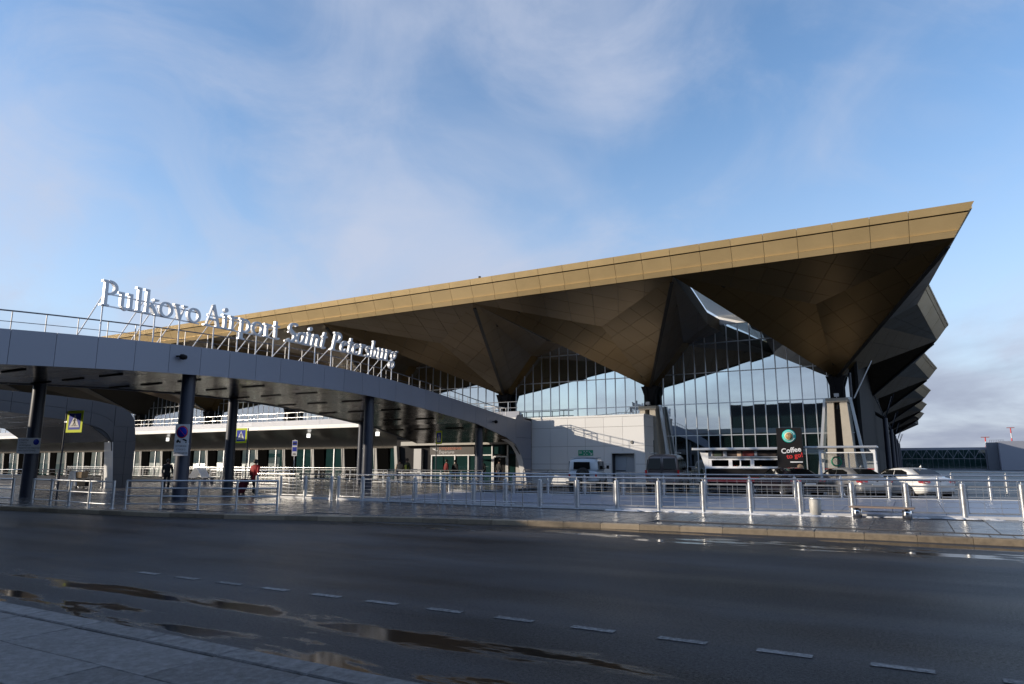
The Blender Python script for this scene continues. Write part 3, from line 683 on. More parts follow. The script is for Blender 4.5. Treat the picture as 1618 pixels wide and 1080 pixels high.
for a, b in zip(ys[:-1], ys[1:]): sb.add([(CX0-0.1,a,cbot(a)+0.12),(CX1+0.1,a,cbot(a)+0.12),(CX1+0.1,b,cbot(b)+0.12),(CX0-0.1,b,cbot(b)+0.12)], [(0,1,2,3)])
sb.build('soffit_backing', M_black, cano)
for q in range(11):                                   # slot luminaires
    y = 5.5+q*3.56
    for x0 in (-28.2,-31.0,-33.6):
        MB().box((x0-0.75,y-0.07,cbot(y)-0.0),(x0+0.75,y+0.07,cbot(y)+0.06)).build('slot_light', M_black, cano)
for x0, cys in ((-26.3,(7.0,18.4,29.8,41.4)),(-34.3,(5.6,16.5,27.0,38.2))):
    for y in cys:
        MB().tube((x0,y,0.12),(x0,y,cbot(y)+0.1),0.30,0.27,20).build('column', M_colm, cano)
rl = MB(); pts = [(CX0-1.0,y,ct(min(y,45))+0.78) for y in ys[::2]]+[(CX0-1.0,45.0,5.62)]
rl.path(pts, 0.028, 6); rl.path([(p[0],p[1],p[2]-0.38) for p in pts], 0.013, 5)
y = 0.6
while y < 45: rl.box((CX0-1.014,y-0.014,ct(y)-0.12),(CX0-0.986,y+0.014,ct(y)+0.77)); y += 1.1
rl.build('handrail', mat('walkway_rail',(0.13,0.135,0.15),0.4,0.4), cano)
gt = MB()
for y in (43.4,44.2,45.0): gt.tube((CX0-0.7,y,4.7),(CX0-0.7,y,5.75),0.03,n=6)
for z in (5.45,5.75): gt.tube((CX0-0.7,43.4,z),(CX0-0.7,45.0,z),0.03,n=6)
for y in (43.4,45.0): gt.tube((CX0-0.7,y,5.75),(CX0-1.6,y,5.75),0.03,n=6)
gt.build('ladder_rail', M_white, cano)
for y, z in ((17.2,5.92),(41.9,4.55)):
    c = MB().tube((CX0,y,z),(CX0+0.28,y+0.02,z-0.02),0.03,n=8).lathe([(0.0,-0.02),(0.10,0.0),(0.12,0.1),(0.09,0.24),(0.0,0.26)], (CX0+0.2,y+0.05,z-0.03), 12, 'y')
    c.build('floodlight', M_black, cano)
# far walkway on the left
can2 = empty('covered_walkway', (-46,14,0), 0, 'shaded grey arched walkway end with rounded leg behind the crossing sign', 'walkway', wk=True)
X2 = -42.0
M_grey2 = mat('shaded_grey_cladding', (0.10,0.105,0.118), 0.5, 0.1, 0.06, 0.5)  # walkway grey darkened: shade under the first walkway is put into the colour
c2t = lambda y: lerp_poly([(-8,5.4),(6,5.75),(12,5.72),(16,5.62),(18.3,5.52),(21.5,5.42),(23.3,5.32),(24.6,5.12),(25.2,4.9),(25.6,4.5),(25.9,4.0)], y)
c2b = lambda y: lerp_poly([(-8,4.6),(6,4.8),(14,4.65),(18.4,4.40),(21.6,4.10),(23.0,3.90),(23.8,3.70),(24.3,3.35),(24.6,2.9)], y)
bk2 = MB(); yq = [-8+0.5*k for k in range(0, 66)]
yj = [24.6-1.43*k for k in range(0, 20)]
for b, a in zip(yj[:-1], yj[1:]):
    n = 4; sub = [a+0.01+(b-a-0.02)*t/n for t in range(n+1)]
    for lo, hi in ((c2b, lambda y: (c2b(y)+c2t(y))/2-0.008), (lambda y: (c2b(y)+c2t(y))/2+0.008, c2t)):
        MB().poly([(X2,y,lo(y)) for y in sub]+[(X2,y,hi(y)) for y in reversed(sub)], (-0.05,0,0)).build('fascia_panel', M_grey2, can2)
    MB().poly([(X2-0.06,y,c2b(y)+0.01) for y in (a,b)]+[(X2-0.06,y,c2t(y)-0.01) for y in (b,a)], (-0.1,0,0)).build('edge_beam', M_seam, can2)
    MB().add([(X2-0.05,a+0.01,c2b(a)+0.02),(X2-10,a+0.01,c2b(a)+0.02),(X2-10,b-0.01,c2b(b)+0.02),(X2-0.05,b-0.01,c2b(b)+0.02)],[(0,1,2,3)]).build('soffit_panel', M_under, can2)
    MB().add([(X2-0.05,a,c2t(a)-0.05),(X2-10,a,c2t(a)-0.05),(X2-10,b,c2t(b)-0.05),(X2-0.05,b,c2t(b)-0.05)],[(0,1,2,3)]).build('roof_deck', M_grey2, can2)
zs2 = [0.12,0.95,1.95,2.95,3.85]
for a, b in zip(zs2[:-1], zs2[1:]):
    i0, i1 = 24.85-0.07*a if a > 2.9 else 24.9-0.08*a, 24.9-0.08*b
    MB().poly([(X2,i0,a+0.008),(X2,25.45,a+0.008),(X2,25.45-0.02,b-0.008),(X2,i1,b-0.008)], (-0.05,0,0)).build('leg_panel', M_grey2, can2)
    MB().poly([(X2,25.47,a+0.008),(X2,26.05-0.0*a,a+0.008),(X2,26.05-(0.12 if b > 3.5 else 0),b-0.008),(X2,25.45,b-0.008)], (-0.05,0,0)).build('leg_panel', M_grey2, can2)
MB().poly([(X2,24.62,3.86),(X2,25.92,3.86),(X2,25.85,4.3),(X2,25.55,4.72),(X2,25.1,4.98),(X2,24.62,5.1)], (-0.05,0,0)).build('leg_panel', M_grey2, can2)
MB().poly([(X2-0.06,24.9,0.12),(X2-0.06,26.03,0.12),(X2-0.06,25.85,4.2),(X2-0.06,25.2,4.85),(X2-0.06,24.6,4.9),(X2-0.06,24.6,3.0)], (-0.12,0,0)).build('leg_core', M_seam, can2)
MB().poly([(X2-0.02,24.86,0.12),(X2-0.02,24.62,2.9),(X2-0.9,24.62,2.9),(X2-0.9,24.86,0.12)], (0,0.03,0)).build('leg_reveal', M_white, can2)
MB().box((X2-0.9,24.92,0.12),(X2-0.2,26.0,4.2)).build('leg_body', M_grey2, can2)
MB().tube((-50.5,18.5,0.12),(-50.5,18.5,c2b(18.5)),0.3,0.27,16).build('column', M_colm, can2)
# ------------------------------------------------------------------ raised letters
M_let = mat('letter_metal', (0.62,0.64,0.67), 0.4, 0.25, 0.04, 3)
LX = -25.9
# strokes in em units (x right, y up, cap height 1, x-height .66): ('b',x0,y0,x1,y1,w) bar, ('a',cx,cy,rx,ry,a0,a1,wthin,wthick) arc
S = 0.145; T = 0.055
def stem(x, y0, y1, bot=True, top=True, w=S, flag=False):
    r = [('b',x,y0,x,y1,w)]
    if bot: r.append(('b',x-0.16,y0+0.035,x+0.16,y0+0.035,0.07))
    if top: r.append(('b',x-0.16,y1-0.035,x+(0.05 if flag else 0.16),y1-0.035,0.07))
    return r
GL = {
 'P': (0.70, stem(0.18,0,1)+[('a',0.28,0.735,0.30,0.25,-95,95,T,S)]),
 'u': (0.70, stem(0.16,0.12,0.66,False,True,S,True)+stem(0.52,0,0.66,True,True,S,True)+[('a',0.33,0.17,0.17,0.15,180,350,S*0.9,T)]),
 'l': (0.36, stem(0.18,0,1,True,True,S,True)),
 'k': (0.70, stem(0.18,0,1,True,True,S,True)+[('b',0.26,0.30,0.54,0.62,T),('b',0.36,0.40,0.60,0.03,S),('b',0.44,0.63,0.68,0.63,0.06),('b',0.50,0.035,0.74,0.035,0.07)]),
 'o': (0.68, [('a',0.34,0.33,0.27,0.29,0,360,T,S)]),
 'v': (0.68, [('b',0.14,0.64,0.34,0.03,S),('b',0.34,0.03,0.56,0.64,T),('b',0.02,0.63,0.28,0.63,0.06),('b',0.44,0.63,0.68,0.63,0.06)]),
 'A': (0.88, [('b',0.12,0.02,0.42,0.98,T),('b',0.42,0.98,0.72,0.02,S),('b',0.24,0.33,0.60,0.33,0.07),('b',0.0,0.035,0.26,0.035,0.07),('b',0.58,0.035,0.88,0.035,0.07)]),
 'i': (0.36, stem(0.18,0,0.66,True,True,S,True)+[('a',0.18,0.86,0.055,0.055,0,360,0.1,0.1)]),
 'r': (0.52, stem(0.18,0,0.66,True,True,S,True)+[('a',0.38,0.46,0.16,0.15,60,175,S*0.8,T)]),
 'p': (0.72, stem(0.18,-0.32,0.66,True,True,S,True)+[('a',0.34,0.33,0.24,0.29,-130,130,T,S)]),
 't': (0.46, [('b',0.20,0.10,0.20,0.86,S),('b',0.04,0.62,0.42,0.62,0.07),('a',0.32,0.12,0.12,0.09,180,330,S*0.8,T)]),
 'S': (0.62, [('a',0.32,0.745,0.21,0.21,30,250,T,S),('a',0.30,0.255,0.21,0.22,-150,75,T,S),('b',0.18,0.60,0.44,0.42,S*0.9)]),
 'a': (0.58, [('a',0.27,0.30,0.19,0.27,0,360,T,S*0.9),('b',0.46,0.62,0.46,0.06,S*0.9),('a',0.55,0.10,0.09,0.07,180,330,S*0.6,T)]),
 'n': (0.62, [('b',0.14,0,0.14,0.64,S*0.9),('b',0.46,0.10,0.46,0.48,S*0.9),('a',0.30,0.46,0.16,0.14,0,170,S*0.8,T),('a',0.55,0.10,0.09,0.07,180,330,S*0.6,T)]),
 'e': (0.52, [('a',0.28,0.32,0.19,0.28,30,330,T,S),('b',0.12,0.34,0.44,0.44,0.07)]),
 's': (0.44, [('a',0.24,0.48,0.13,0.13,20,250,T,S*0.8),('a',0.22,0.17,0.14,0.14,-160,80,T,S*0.8),('b',0.15,0.38,0.31,0.27,S*0.8)]),
 'b': (0.60, [('b',0.16,0.06,0.16,0.98,S*0.9),('a',0.30,0.32,0.18,0.28,-140,140,T,S*0.9),('b',0.04,0.96,0.20,0.96,0.07)]),
 'g': (0.56, [('a',0.28,0.40,0.17,0.22,0,360,T,S*0.8),('a',0.24,-0.18,0.19,0.20,0,360,T,S*0.8),('b',0.26,0.18,0.20,0.02,0.08),('b',0.40,0.62,0.58,0.66,0.09)]),
}
def glyph(ch, h, wide, shear, dep, bold=1.0):
    m = MB(); adv, st = GL[ch]; k = 0
    tr = lambda x, y: (x*wide*h+shear*y*h, y*h)
    for s in st:
        e = k*0.003; k += 1
        if s[0] == 'b':
            _, x0, y0, x1, y1, w = s; d = Vector((x1-x0, y1-y0)); d.normalize(); n = Vector((-d.y, d.x))*w*bold/2
            q = [(x0-n.x,y0-n.y),(x1-n.x,y1-n.y),(x1+n.x,y1+n.y),(x0+n.x,y0+n.y)]
            m.poly([(e, *tr(*p)) for p in q], (-dep-2*e,0,0))
        else:
            _, cx_, cy_, rx, ry, a0, a1, w0, w1 = s; n = max(6, int(abs(a1-a0)/18)); ri = []; ro = []
            for i in range(n+1):
                a = R(a0+(a1-a0)*i/n); w = (w0+(w1-w0)*abs(math.cos(a)))*bold/2
                ro.append(tr(cx_+(rx+w)*math.cos(a), cy_+(ry+w)*math.sin(a))); ri.append(tr(cx_+max(rx-w,0.0)*math.cos(a), cy_+max(ry-w,0.0)*math.sin(a)))
            for i in range(n):
                q = [ro[i], ro[i+1], ri[i+1], ri[i]]; m.poly([(e, *p) for p in q], (-dep-2*e,0,0))
    return m, adv*wide*h
def word(txt, y0, y1, label, shear=0.0, bold=1.0):
    w = empty('letter_sign', (LX,y0,6.5), 0, label, 'sign', 'roof letters of the walkway', wk=True)
    tot = sum(GL[c][0] for c in txt); wide = (y1-y0)/tot; y = y0; place = []
    for c in txt:
        m, adv = glyph(c, 1.0, wide, shear, 0.13, bold)
        m.build('letter', M_let, w, (LX, y, 7.5)); place.append(y+adv*0.4); y += adv
    fr = MB(); fr.bar((LX-0.12,y0,7.53),(LX-0.12,y1,7.53),0.05); fr.bar((LX-0.12,y0+0.2,8.0),(LX-0.12,y1-0.1,8.0),0.05); fr.build('rail', M_alu, w)
    return w
word('Pulkovo', 14.2, 18.45, 'white raised serif letters reading Pulkovo on the walkway roof')
word('Airport', 18.62, 22.8, 'white raised serif letters reading Airport on the walkway roof')
word('Saint', 23.15, 25.85, 'white raised slanting letters reading Saint on the walkway roof', 0.22, 1.15)
w4 = word('Petersburg', 26.2, 31.55, 'white raised slanting letters reading Petersburg on the walkway roof', 0.22, 1.15)
for y in (14.35,15.9,16.45,17.55,19.2,20.45,21.5,22.5,23.5,25.2,26.35,27.9,29.3,30.4,31.3):
    p = [o for o in bpy.data.objects if o.name.startswith('letter_sign')]
    own = max([o for o in p if o.location.y <= y+0.2], key=lambda o: o.location.y)
    MB().tube((LX-0.12,y,ct(y)-0.12),(LX-0.12,y,7.55),0.028,n=8).build('support_post', M_white, own)
    MB().tube((LX-1.5,y-0.25,ct(y)-0.12),(LX-0.14,y,7.95 if y < 23 else 7.7),0.022,n=8).build('brace', M_white, own)
# ------------------------------------------------------------------ railings
def railing(name, pts, label, cat='railing', h=1.03, post_r=0.07, wires=(0.30,0.44,0.58,0.72), vstep=0.42, mesh=True, z0=ZP+0.02, base=True, post_step=1.38, mt=None, group=None, top=True):
    mt = mt or M_steel
    root = empty(name, (pts[0][0], pts[0][1], z0), 0, label, cat, group, wk=True)
    P = [Vector((x,y,z0)) for x,y in pts]
    # resample to posts at even steps
    L = [0]
    for a, b in zip(P[:-1], P[1:]): L.append(L[-1]+(b-a).length)
    n = max(1, round(L[-1]/post_step)); Q = []
    for k in range(n+1):
        s = L[-1]*k/n
        for i in range(len(P)-1):
            if s <= L[i+1]+1e-6: Q.append(P[i].lerp(P[i+1], (s-L[i])/max(1e-6, L[i+1]-L[i]))); break
    up = lambda p, z: (p.x, p.y, p.z+z)
    if top: MB().path([up(q, h) for q in Q], 0.030, 8).build('handrail', M_rail, root)
    for q in Q:
        m = MB().tube(up(q,0), up(q,h-0.10), post_r, n=12)
        m.lathe([(post_r,h-0.10),(post_r*0.75,h-0.075),(0.0,h-0.07)], up(q,0), 12)
        po = m.build('post', mt, root)
        MB().tube(up(q,h-0.09), up(q,h-0.01), 0.014, n=6).lathe([(post_r+0.035,0),(post_r+0.035,0.012),(post_r,0.014)], up(q,0), 12).build('bracket', mt, po)
    for a, b in zip(Q[:-1], Q[1:]):
        d = (b-a).normalized(); a2 = a+d*(post_r+0.03); b2 = b-d*(post_r+0.03)
        m = MB(); m.bar(up(a2,h-0.17), up(b2,h-0.17), 0.03, 0.045); m.bar(up(a2,0.15), up(b2,0.15), 0.03, 0.04)
        for e in (a2, b2): m.bar(up(e,0.15), up(e,h-0.17), 0.018)
        if mesh:
            for z in wires: m.bar(up(a2,z), up(b2,z), 0.010)
            k = (b2-a2).length; c = max(1, round(k/vstep))
            for i in range(1, c): e = a2.lerp(b2, i/c)+Vector((0,0,0)); m.bar((e.x-0.011,e.y-0.0,e.z+0.15), (e.x-0.011,e.y,e.z+h-0.17), 0.009)
        m.build('infill', mt, root)
    if base:
        m = MB()
        for a, b in zip(Q[:-1], Q[1:]): m.bar(up(a,0.04), up(b,0.04), 0.10, 0.08)
        m.build('kerb_strip', mat('sill_concrete',(0.55,0.56,0.58),0.6,0,0.15,6), root)
    return root
seg = lambda f, x0, x1, n=20: [(x0+(x1-x0)*k/n, f(x0+(x1-x0)*k/n)) for k in range(n+1)]
railing('pavement_railing', seg(f1, -20.8, 8.0), 'long steel railing with wire mesh behind the bench and litter bin')
railing('pavement_railing', seg(f1, -25.7, -21.2), 'short steel railing with mesh beside the woman in red')
railing('pavement_railing', seg(f2, -20.3, 8.0), 'steel railing on a pale sill between the panelled cover and the parked cars', h=1.0, post_r=0.055, post_step=1.75, base=True, z0=ZP+0.03)
def plain_rail(pts, label, h=0.92, rails=(0.9,0.62,0.38,0.14), r=0.022, post_r=0.03, step=1.3, mt=None, z0=ZP+0.02, cat='railing', name='guard_rail', posts=None):
    root = empty(name, (pts[0][0],pts[0][1],z0), 0, label, cat, wk=True); mt = mt or M_steel
    P = [Vector((x,y,z0)) for x,y in pts]
    for z in rails: MB().path([(p.x,p.y,p.z+z) for p in P], r if z < max(rails) else r*1.35, 8).build('rail', mt, root)
    L = [0]
    for a, b in zip(P[:-1], P[1:]): L.append(L[-1]+(b-a).length)
    n = max(1, round(L[-1]/step))
    for k in range(n+1):
        s = L[-1]*k/n
        for i in range(len(P)-1):
            if s <= L[i+1]+1e-6: q = P[i].lerp(P[i+1], (s-L[i])/max(1e-6,L[i+1]-L[i])); break
        MB().tube((q.x,q.y,z0),(q.x,q.y,z0+h),post_r,n=10).lathe([(post_r*2,0),(post_r*2,0.01),(post_r,0.012)],(q.x,q.y,z0),10).build('post', mt, root)
    return root
plain_rail([(-29.4,14.35),(-27.5,14.2),(-25.2,13.95),(-23.3,13.85)], 'low three-bar guard rail by the crossing sign post at the kerb', step=1.5, rails=(0.88,0.5,0.14), post_r=0.05)
plain_rail([(-33.5,14.0),(-30.6,14.2)], 'guard rail at the kerb beyond the crossing sign, partly cut by the picture edge', step=1.4, rails=(0.88,0.5,0.14), post_r=0.05)
plain_rail([(-22.9,14.05),(-21.4,14.6),(-19.2,15.6),(-18.2,16.3)], 'four-bar guard rail at the kerb in front of the column with the no parking sign', step=1.3, rails=(0.92,0.68,0.42,0.16), post_r=0.035)
plain_rail([(-17.2,20.75),(-15.5,20.6),(-11.6,20.55),(-11.2,20.35)], 'slim tubular barrier standing in front of the mesh railing', h=0.8, rails=(0.80,0.22,0.16), r=0.014, post_r=0.016, step=0.62, mt=M_rail, name='tube_barrier')
railing('entrance_railing', [(-58,22.6),(-51,22.9),(-44.5,25.6),(-43.2,26.6)], 'sunlit steel railing under the dark arched walkway', h=1.08, post_r=0.045, mesh=True, base=False, mt=M_rail, post_step=1.5)
railing('terrace_front_railing', [(-88,46.4),(-41,46.4)], 'long pale railing in front of the ground floor windows', h=1.08, post_r=0.04, mesh=True, base=False, mt=M_rail, post_step=1.9, wires=(0.35,0.6,0.82))
railing('platform_railing', [(-44.5,33.5),(-36.0,33.2)], 'pale railing around the bus stop platform', h=1.0, post_r=0.04, base=False, mt=M_rail, post_step=1.2)
railing('platform_railing', [(-35.0,39.5),(-25.0,39.8)], 'grey railing in front of the entrance doors', h=1.0, post_r=0.04, base=False, mt=M_steel, post_step=1.6)
railing('annex_railing', [(-24.5,44.6),(-18.5,44.6)], 'thin dark railing in front of the white annex', h=1.0, post_r=0.03, base=False, mt=M_colm, post_step=2.0, mesh=False)
railing('forecourt_railing', [(-12.2,42.0),(-10.2,42.0)], 'short pale railing between the grey van and the kiosk', h=1.0, post_r=0.03, base=False, mt=M_steel, post_step=1.0, z0=0)
railing('forecourt_railing', [(-17.2,44.2),(-14.0,44.2)], 'pale railing in front of the service door', h=1.0, post_r=0.03, base=False, mt=M_steel, post_step=1.1, z0=0)
railing('far_railing', [(2.0,47.5),(8,47.2),(20,46.8)], 'railing along the far edge of the car park beside the white sedan', h=1.12, post_r=0.06, base=False, mt=M_steel, post_step=2.6, z0=0, mesh=False)
# ------------------------------------------------------------------ road signs
def tri_man(m, yo, s):                                  # walking figure of the crossing sign in the x-z plane
    P = lambda pts: m.poly([(x*s, yo, z*s) for x, z in pts], (0,-0.002,0))
    m.lathe([(0,0),(0.045*s,0),(0.045*s,-0.002)], (0.0,yo,0.30*s), 10, 'y')
    P([(-0.05,0.23),(0.06,0.25),(0.07,0.02),(-0.04,0.02)]); P([(-0.04,0.04),(0.03,0.04),(-0.10,-0.24),(-0.17,-0.24)]); P([(0.0,0.04),(0.07,0.04),(0.15,-0.24),(0.08,-0.24)])
    P([(-0.05,0.23),(-0.02,0.18),(-0.13,0.06),(-0.16,0.09)]); P([(0.04,0.24),(0.06,0.19),(0.15,0.09),(0.17,0.13)])
    for x in (-0.30,-0.03,0.22): P([(x,-0.24),(x+0.09,-0.24),(x+0.07,-0.19),(x+0.01,-0.19)])
def crossing_sign(loc, rz, size, zc, hp, label, post_dx=-0.3, lean=0.0, mt=None):
    r = empty('crossing_sign', loc, rz, label, 'road sign', 'pedestrian crossing signs')
    MB().tube((post_dx,0.04,0),(post_dx+lean,0.04,hp),0.035,n=10).build('post', mt or M_colm, r)
    h = size/2
    b = bevel(MB().box((-h,-0.01,zc-h),(h,0.01,zc+h)).build('yellow_board', M_yellow, r), 0.008)
    f = MB().box((-h*0.74,-0.014,zc-h*0.74),(h*0.74,-0.0105,zc+h*0.74)).build('blue_field', M_blue, r)
    MB().poly([(-h*0.64,-0.0165,zc-h*0.52),(h*0.64,-0.0165,zc-h*0.52),(0,-0.0165,zc+h*0.62)], (0,0.002,0)).build('triangle', M_signw, r)
    m = MB(); tri_man(m, -0.018, size*0.68); m.build('walking_figure', M_black, r, (0,0,zc-0.045*size))
    MB().box((post_dx,0.012,zc-0.03),(0.1,0.03,zc+0.03)).build('clamp', M_steel, r)
crossing_sign((-30.35,16.1,ZP+0.02), R(10), 0.92, 3.22, 3.66, 'large yellow bordered crossing sign on a dark post by the low kerb rail', -0.62, 0.05)
crossing_sign((-35.4,28.6,ZP+0.02), R(8), 0.90, 3.15, 3.6, 'yellow bordered crossing sign above the woman in red', 0.5, 0)
crossing_sign((-28.9,40.2,ZP+0.02), R(-28), 0.92, 3.28, 3.7, 'yellow bordered crossing sign under the walkway by the entrance doors', -0.5, 0)
# no parking panel on the column
r = empty('no_parking_sign', (-25.93,18.05,0), R(24), 'white board with blue no parking disc and tow symbol on the column', 'road sign')
z0, z1 = 1.93, 3.22
bevel(MB().box((-0.31,-0.03,z0),(0.31,-0.01,z1)).build('board', M_signw, r), 0.01)
MB().lathe([(0,-0.034),(0.25,-0.034),(0.25,-0.0305)], (0,0,z1-0.32), 24, 'y').build('red_ring', M_red, r)
MB().lathe([(0,-0.038),(0.205,-0.038),(0.205,-0.0345)], (0,0,z1-0.32), 24, 'y').build('blue_disc', M_blue, r)
MB().bar((-0.15,-0.040,z1-0.17),(0.15,-0.040,z1-0.47),0.003,0.05,(0,1,0)).build('red_slash', M_red, r)
m = MB(); zt = z1-0.74
m.box((-0.22,-0.034,zt),(-0.03,-0.0305,zt+0.05)); m.poly([(-0.22,-0.034,zt+0.052),(-0.10,-0.034,zt+0.052),(-0.12,-0.034,zt+0.11),(-0.17,-0.034,zt+0.12)],(0,0.003,0)); m.bar((-0.08,-0.033,zt+0.05),(0.02,-0.033,zt+0.14),0.003,0.02,(0,1,0))
m.poly([(0.02,-0.034,zt+0.11),(0.22,-0.034,zt+0.03),(0.24,-0.034,zt+0.07),(0.17,-0.034,zt+0.12),(0.08,-0.034,zt+0.15)],(0,0.003,0))
for x in (-0.18,-0.06,0.2): m.lathe([(0,-0.036),(0.028,-0.036),(0.028,-0.031)],(x,0,zt),10,'y')
m.build('tow_truck_symbol', M_black, r)
for k, s in enumerate(('СТОЯНКА','СТРОГО','ЗАПРЕЩЕНА')): text(s, 0.098, (0,-0.032,z1-0.93-k*0.14), (R(90),0,0), M_black, r, align='CENTER', ext=0.001)
MB().box((-0.2,-0.01,2.4),(0.2,0.2,2.46)).build('clamp', M_steel, r)
r = empty('parking_notice', (-33.9,16.15,0), R(28), 'small white notice with blue disc on the column beside the crossing sign', 'sign', wk=False)
bevel(MB().box((-0.52,-0.03,2.05),(0.52,-0.01,2.74)).build('board', M_signw, r), 0.03)
MB().lathe([(0,-0.036),(0.13,-0.036),(0.13,-0.0305)], (0.33,0,2.56), 20, 'y').build('blue_disc', M_blue, r)
for k, s in enumerate(('СТОЯНКА','СТРОГО','ЗАПРЕЩЕНА','ЭВАКУАТОР РАБОТАЕТ','КРУГЛОСУТОЧНО')): text(s, 0.10, (-0.46,-0.032,2.61-k*0.115), (R(90),0,0), M_black, r, ext=0.001, sx=0.9)
MB().box((-0.2,-0.01,2.35),(0.2,0.2,2.42)).build('clamp', M_steel, r)
r = empty('bus_stop_sign', (-34.6,32.2,ZP+0.02), R(14), 'narrow white bus stop sign with two blue fields on a thin pole', 'road sign')
MB().tube((0,0,0),(0,0,3.0),0.03,n=10).build('post', M_steel, r)
MB().box((-0.19,-0.03,1.95),(0.19,-0.01,2.95)).build('board', M_signw, r)
for a, b in ((2.62,2.90),(2.24,2.52)): MB().box((-0.16,-0.034,a),(0.16,-0.0305,b)).build('blue_field', M_blue, r)
m = MB().box((-0.12,-0.038,2.70),(0.12,-0.0345,2.80)); m.box((-0.12,-0.034,2.02),(0.12,-0.031,2.06)); m.box((-0.12,-0.034,2.10),(0.1,-0.031,2.13)); m.build('bus_symbol', M_black, r)
# ------------------------------------------------------------------ bench, bin, trolleys, seats
b = empty('bench', (-0.78,22.0,ZP+0.02), R(-3), 'backless bench with wooden slats on two steel drums', 'bench')
for k in range(4): bevel(MB().box((-0.80,-0.21+k*0.107,0.275),(0.80,-0.21+k*0.107+0.095,0.315)).build('slat', M_wood, b), 0.006)
for x in (-0.62,0.60):
    MB().lathe([(0,0),(0.12,0),(0.12,0.225),(0.105,0.24),(0.0,0.24)], (x,0,0), 20).build('drum_leg', M_chrome, b)
    MB().box((x-0.03,-0.18,0.24),(x+0.03,0.18,0.275)).build('bracket', M_black, b)
b = empty('litter_bin', (-2.50,22.25,ZP+0.02), 0, 'round grey concrete litter bin at the mesh railing', 'litter bin')
MB().lathe([(0,0),(0.15,0),(0.165,0.02),(0.165,0.50),(0.15,0.515),(0.13,0.515),(0.12,0.42),(0,0.42)], (0,0,0), 26).build('drum', mat('bin_concrete',(0.42,0.41,0.38),0.55,0.1,0.15,10), b)
MB().lathe([(0.167,0.46),(0.175,0.47),(0.175,0.49),(0.167,0.50)], (0,0,0), 26).build('rim_band', M_steel, b)
def trolley():
    r = empty('luggage_trolley', (0,0,0), 0, 'steel luggage trolley nested in the row by the entrance doors', 'trolley', 'nested luggage trolleys')
    m = MB()
    for sx in (-0.25,0.25): m.path([(sx,0.45,0.16),(sx,-0.35,0.2),(sx,-0.42,0.95),(sx,-0.48,1.02)], 0.018, 6)
    m.tube((-0.25,-0.48,1.02),(0.25,-0.48,1.02),0.022,n=8); m.build('frame', M_chrome, r)
    t = MB()
    for k in range(5): t.bar((-0.24,-0.3+k*0.17,0.2),(0.24,-0.3+k*0.17,0.2),0.012)
    for k in range(3): t.bar((-0.24,-0.41,0.45+k*0.2),(0.24,-0.41,0.45+k*0.2),0.012)
    t.box((-0.2,-0.40,0.62),(0.2,-0.38,0.86)); t.build('basket', M_white, r)
    for x, y in ((-0.22,0.4),(0.22,0.4),(0,-0.3)): MB().lathe([(0,-0.02),(0.07,-0.02),(0.07,0.02),(0,0.02)], (x,y,0.07), 12, 'x').build('wheel', M_tyre, r)
    return r
tp = trolley()
for k in range(9):
    t = tp if k == 0 else copy_tree(tp)
    t.location = (-34.2+k*0.42, 40.9-0.05*k, ZP+0.02); t.rotation_euler = (0,0,R(80))
t = copy_tree(tp); t.location = (-33.6,43.2,ZP+0.02); t.rotation_euler = (0,0,R(60)); t['label'] = 'single steel luggage trolley standing behind the nested row'
# covered luggage trolley in the sun
r = empty('cleaning_trolley', (-43.6,23.7,ZP+0.02), R(20), 'white covered trolley with dark box in the sun under the arched walkway', 'trolley')
bevel(MB().add([(-0.55,-0.3,0.12),(0.15,-0.3,0.12),(0.15,0.3,0.12),(-0.55,0.3,0.12),(-0.40,-0.3,1.02),(-0.05,-0.3,1.02),(-0.05,0.3,1.02),(-0.40,0.3,1.02)], [(3,2,1,0),(4,5,6,7),(0,1,5,4),(1,2,6,5),(2,3,7,6),(3,0,4,7)]).build('white_cover', M_strip, r), 0.04)
bevel(MB().box((0.16,-0.28,0.14),(0.75,0.28,0.55)).build('dark_box', M_black, r), 0.03)
bevel(MB().box((0.0,-0.25,0.62),(0.42,0.25,0.98)).build('cardboard_box', mat('cardboard',(0.35,0.25,0.15),0.8), r), 0.02)
for x in (-0.4,0.1,0.6): MB().lathe([(0,-0.02),(0.06,-0.02),(0.06,0.02),(0,0.02)], (x,-0.22,0.06), 12, 'y').build('wheel', M_tyre, r)
def lounger(loc, rz, label):
    r = empty('waiting_seat', loc, rz, label, 'seat', 'slatted waiting seats')
    for k in range(6):
        MB().bar((-0.50+k*0.2,-0.22,0.50),(-0.50+k*0.2,0.22,0.46),0.13,0.03).build('seat_slat', M_white, r)
        MB().bar((-0.50+k*0.2,0.24,0.50),(-0.50+k*0.2,0.62,1.15),0.13,0.03).build('back_slat', M_white, r)
    for x in (-0.5,0.5): MB().box((x-0.04,-0.1,0),(x+0.04,0.1,0.47)).bar((x,-0.2,0.44),(x,0.38,0.44),0.05).build('leg', M_colm, r)
lounger((-44.9,32.1,ZP+0.02), R(-65), 'white slatted waiting seat leaning back, facing the column with the no parking sign')
lounger((-43.6,32.7,ZP+0.02), R(115), 'white slatted waiting seat back to back with its neighbour under the walkway')
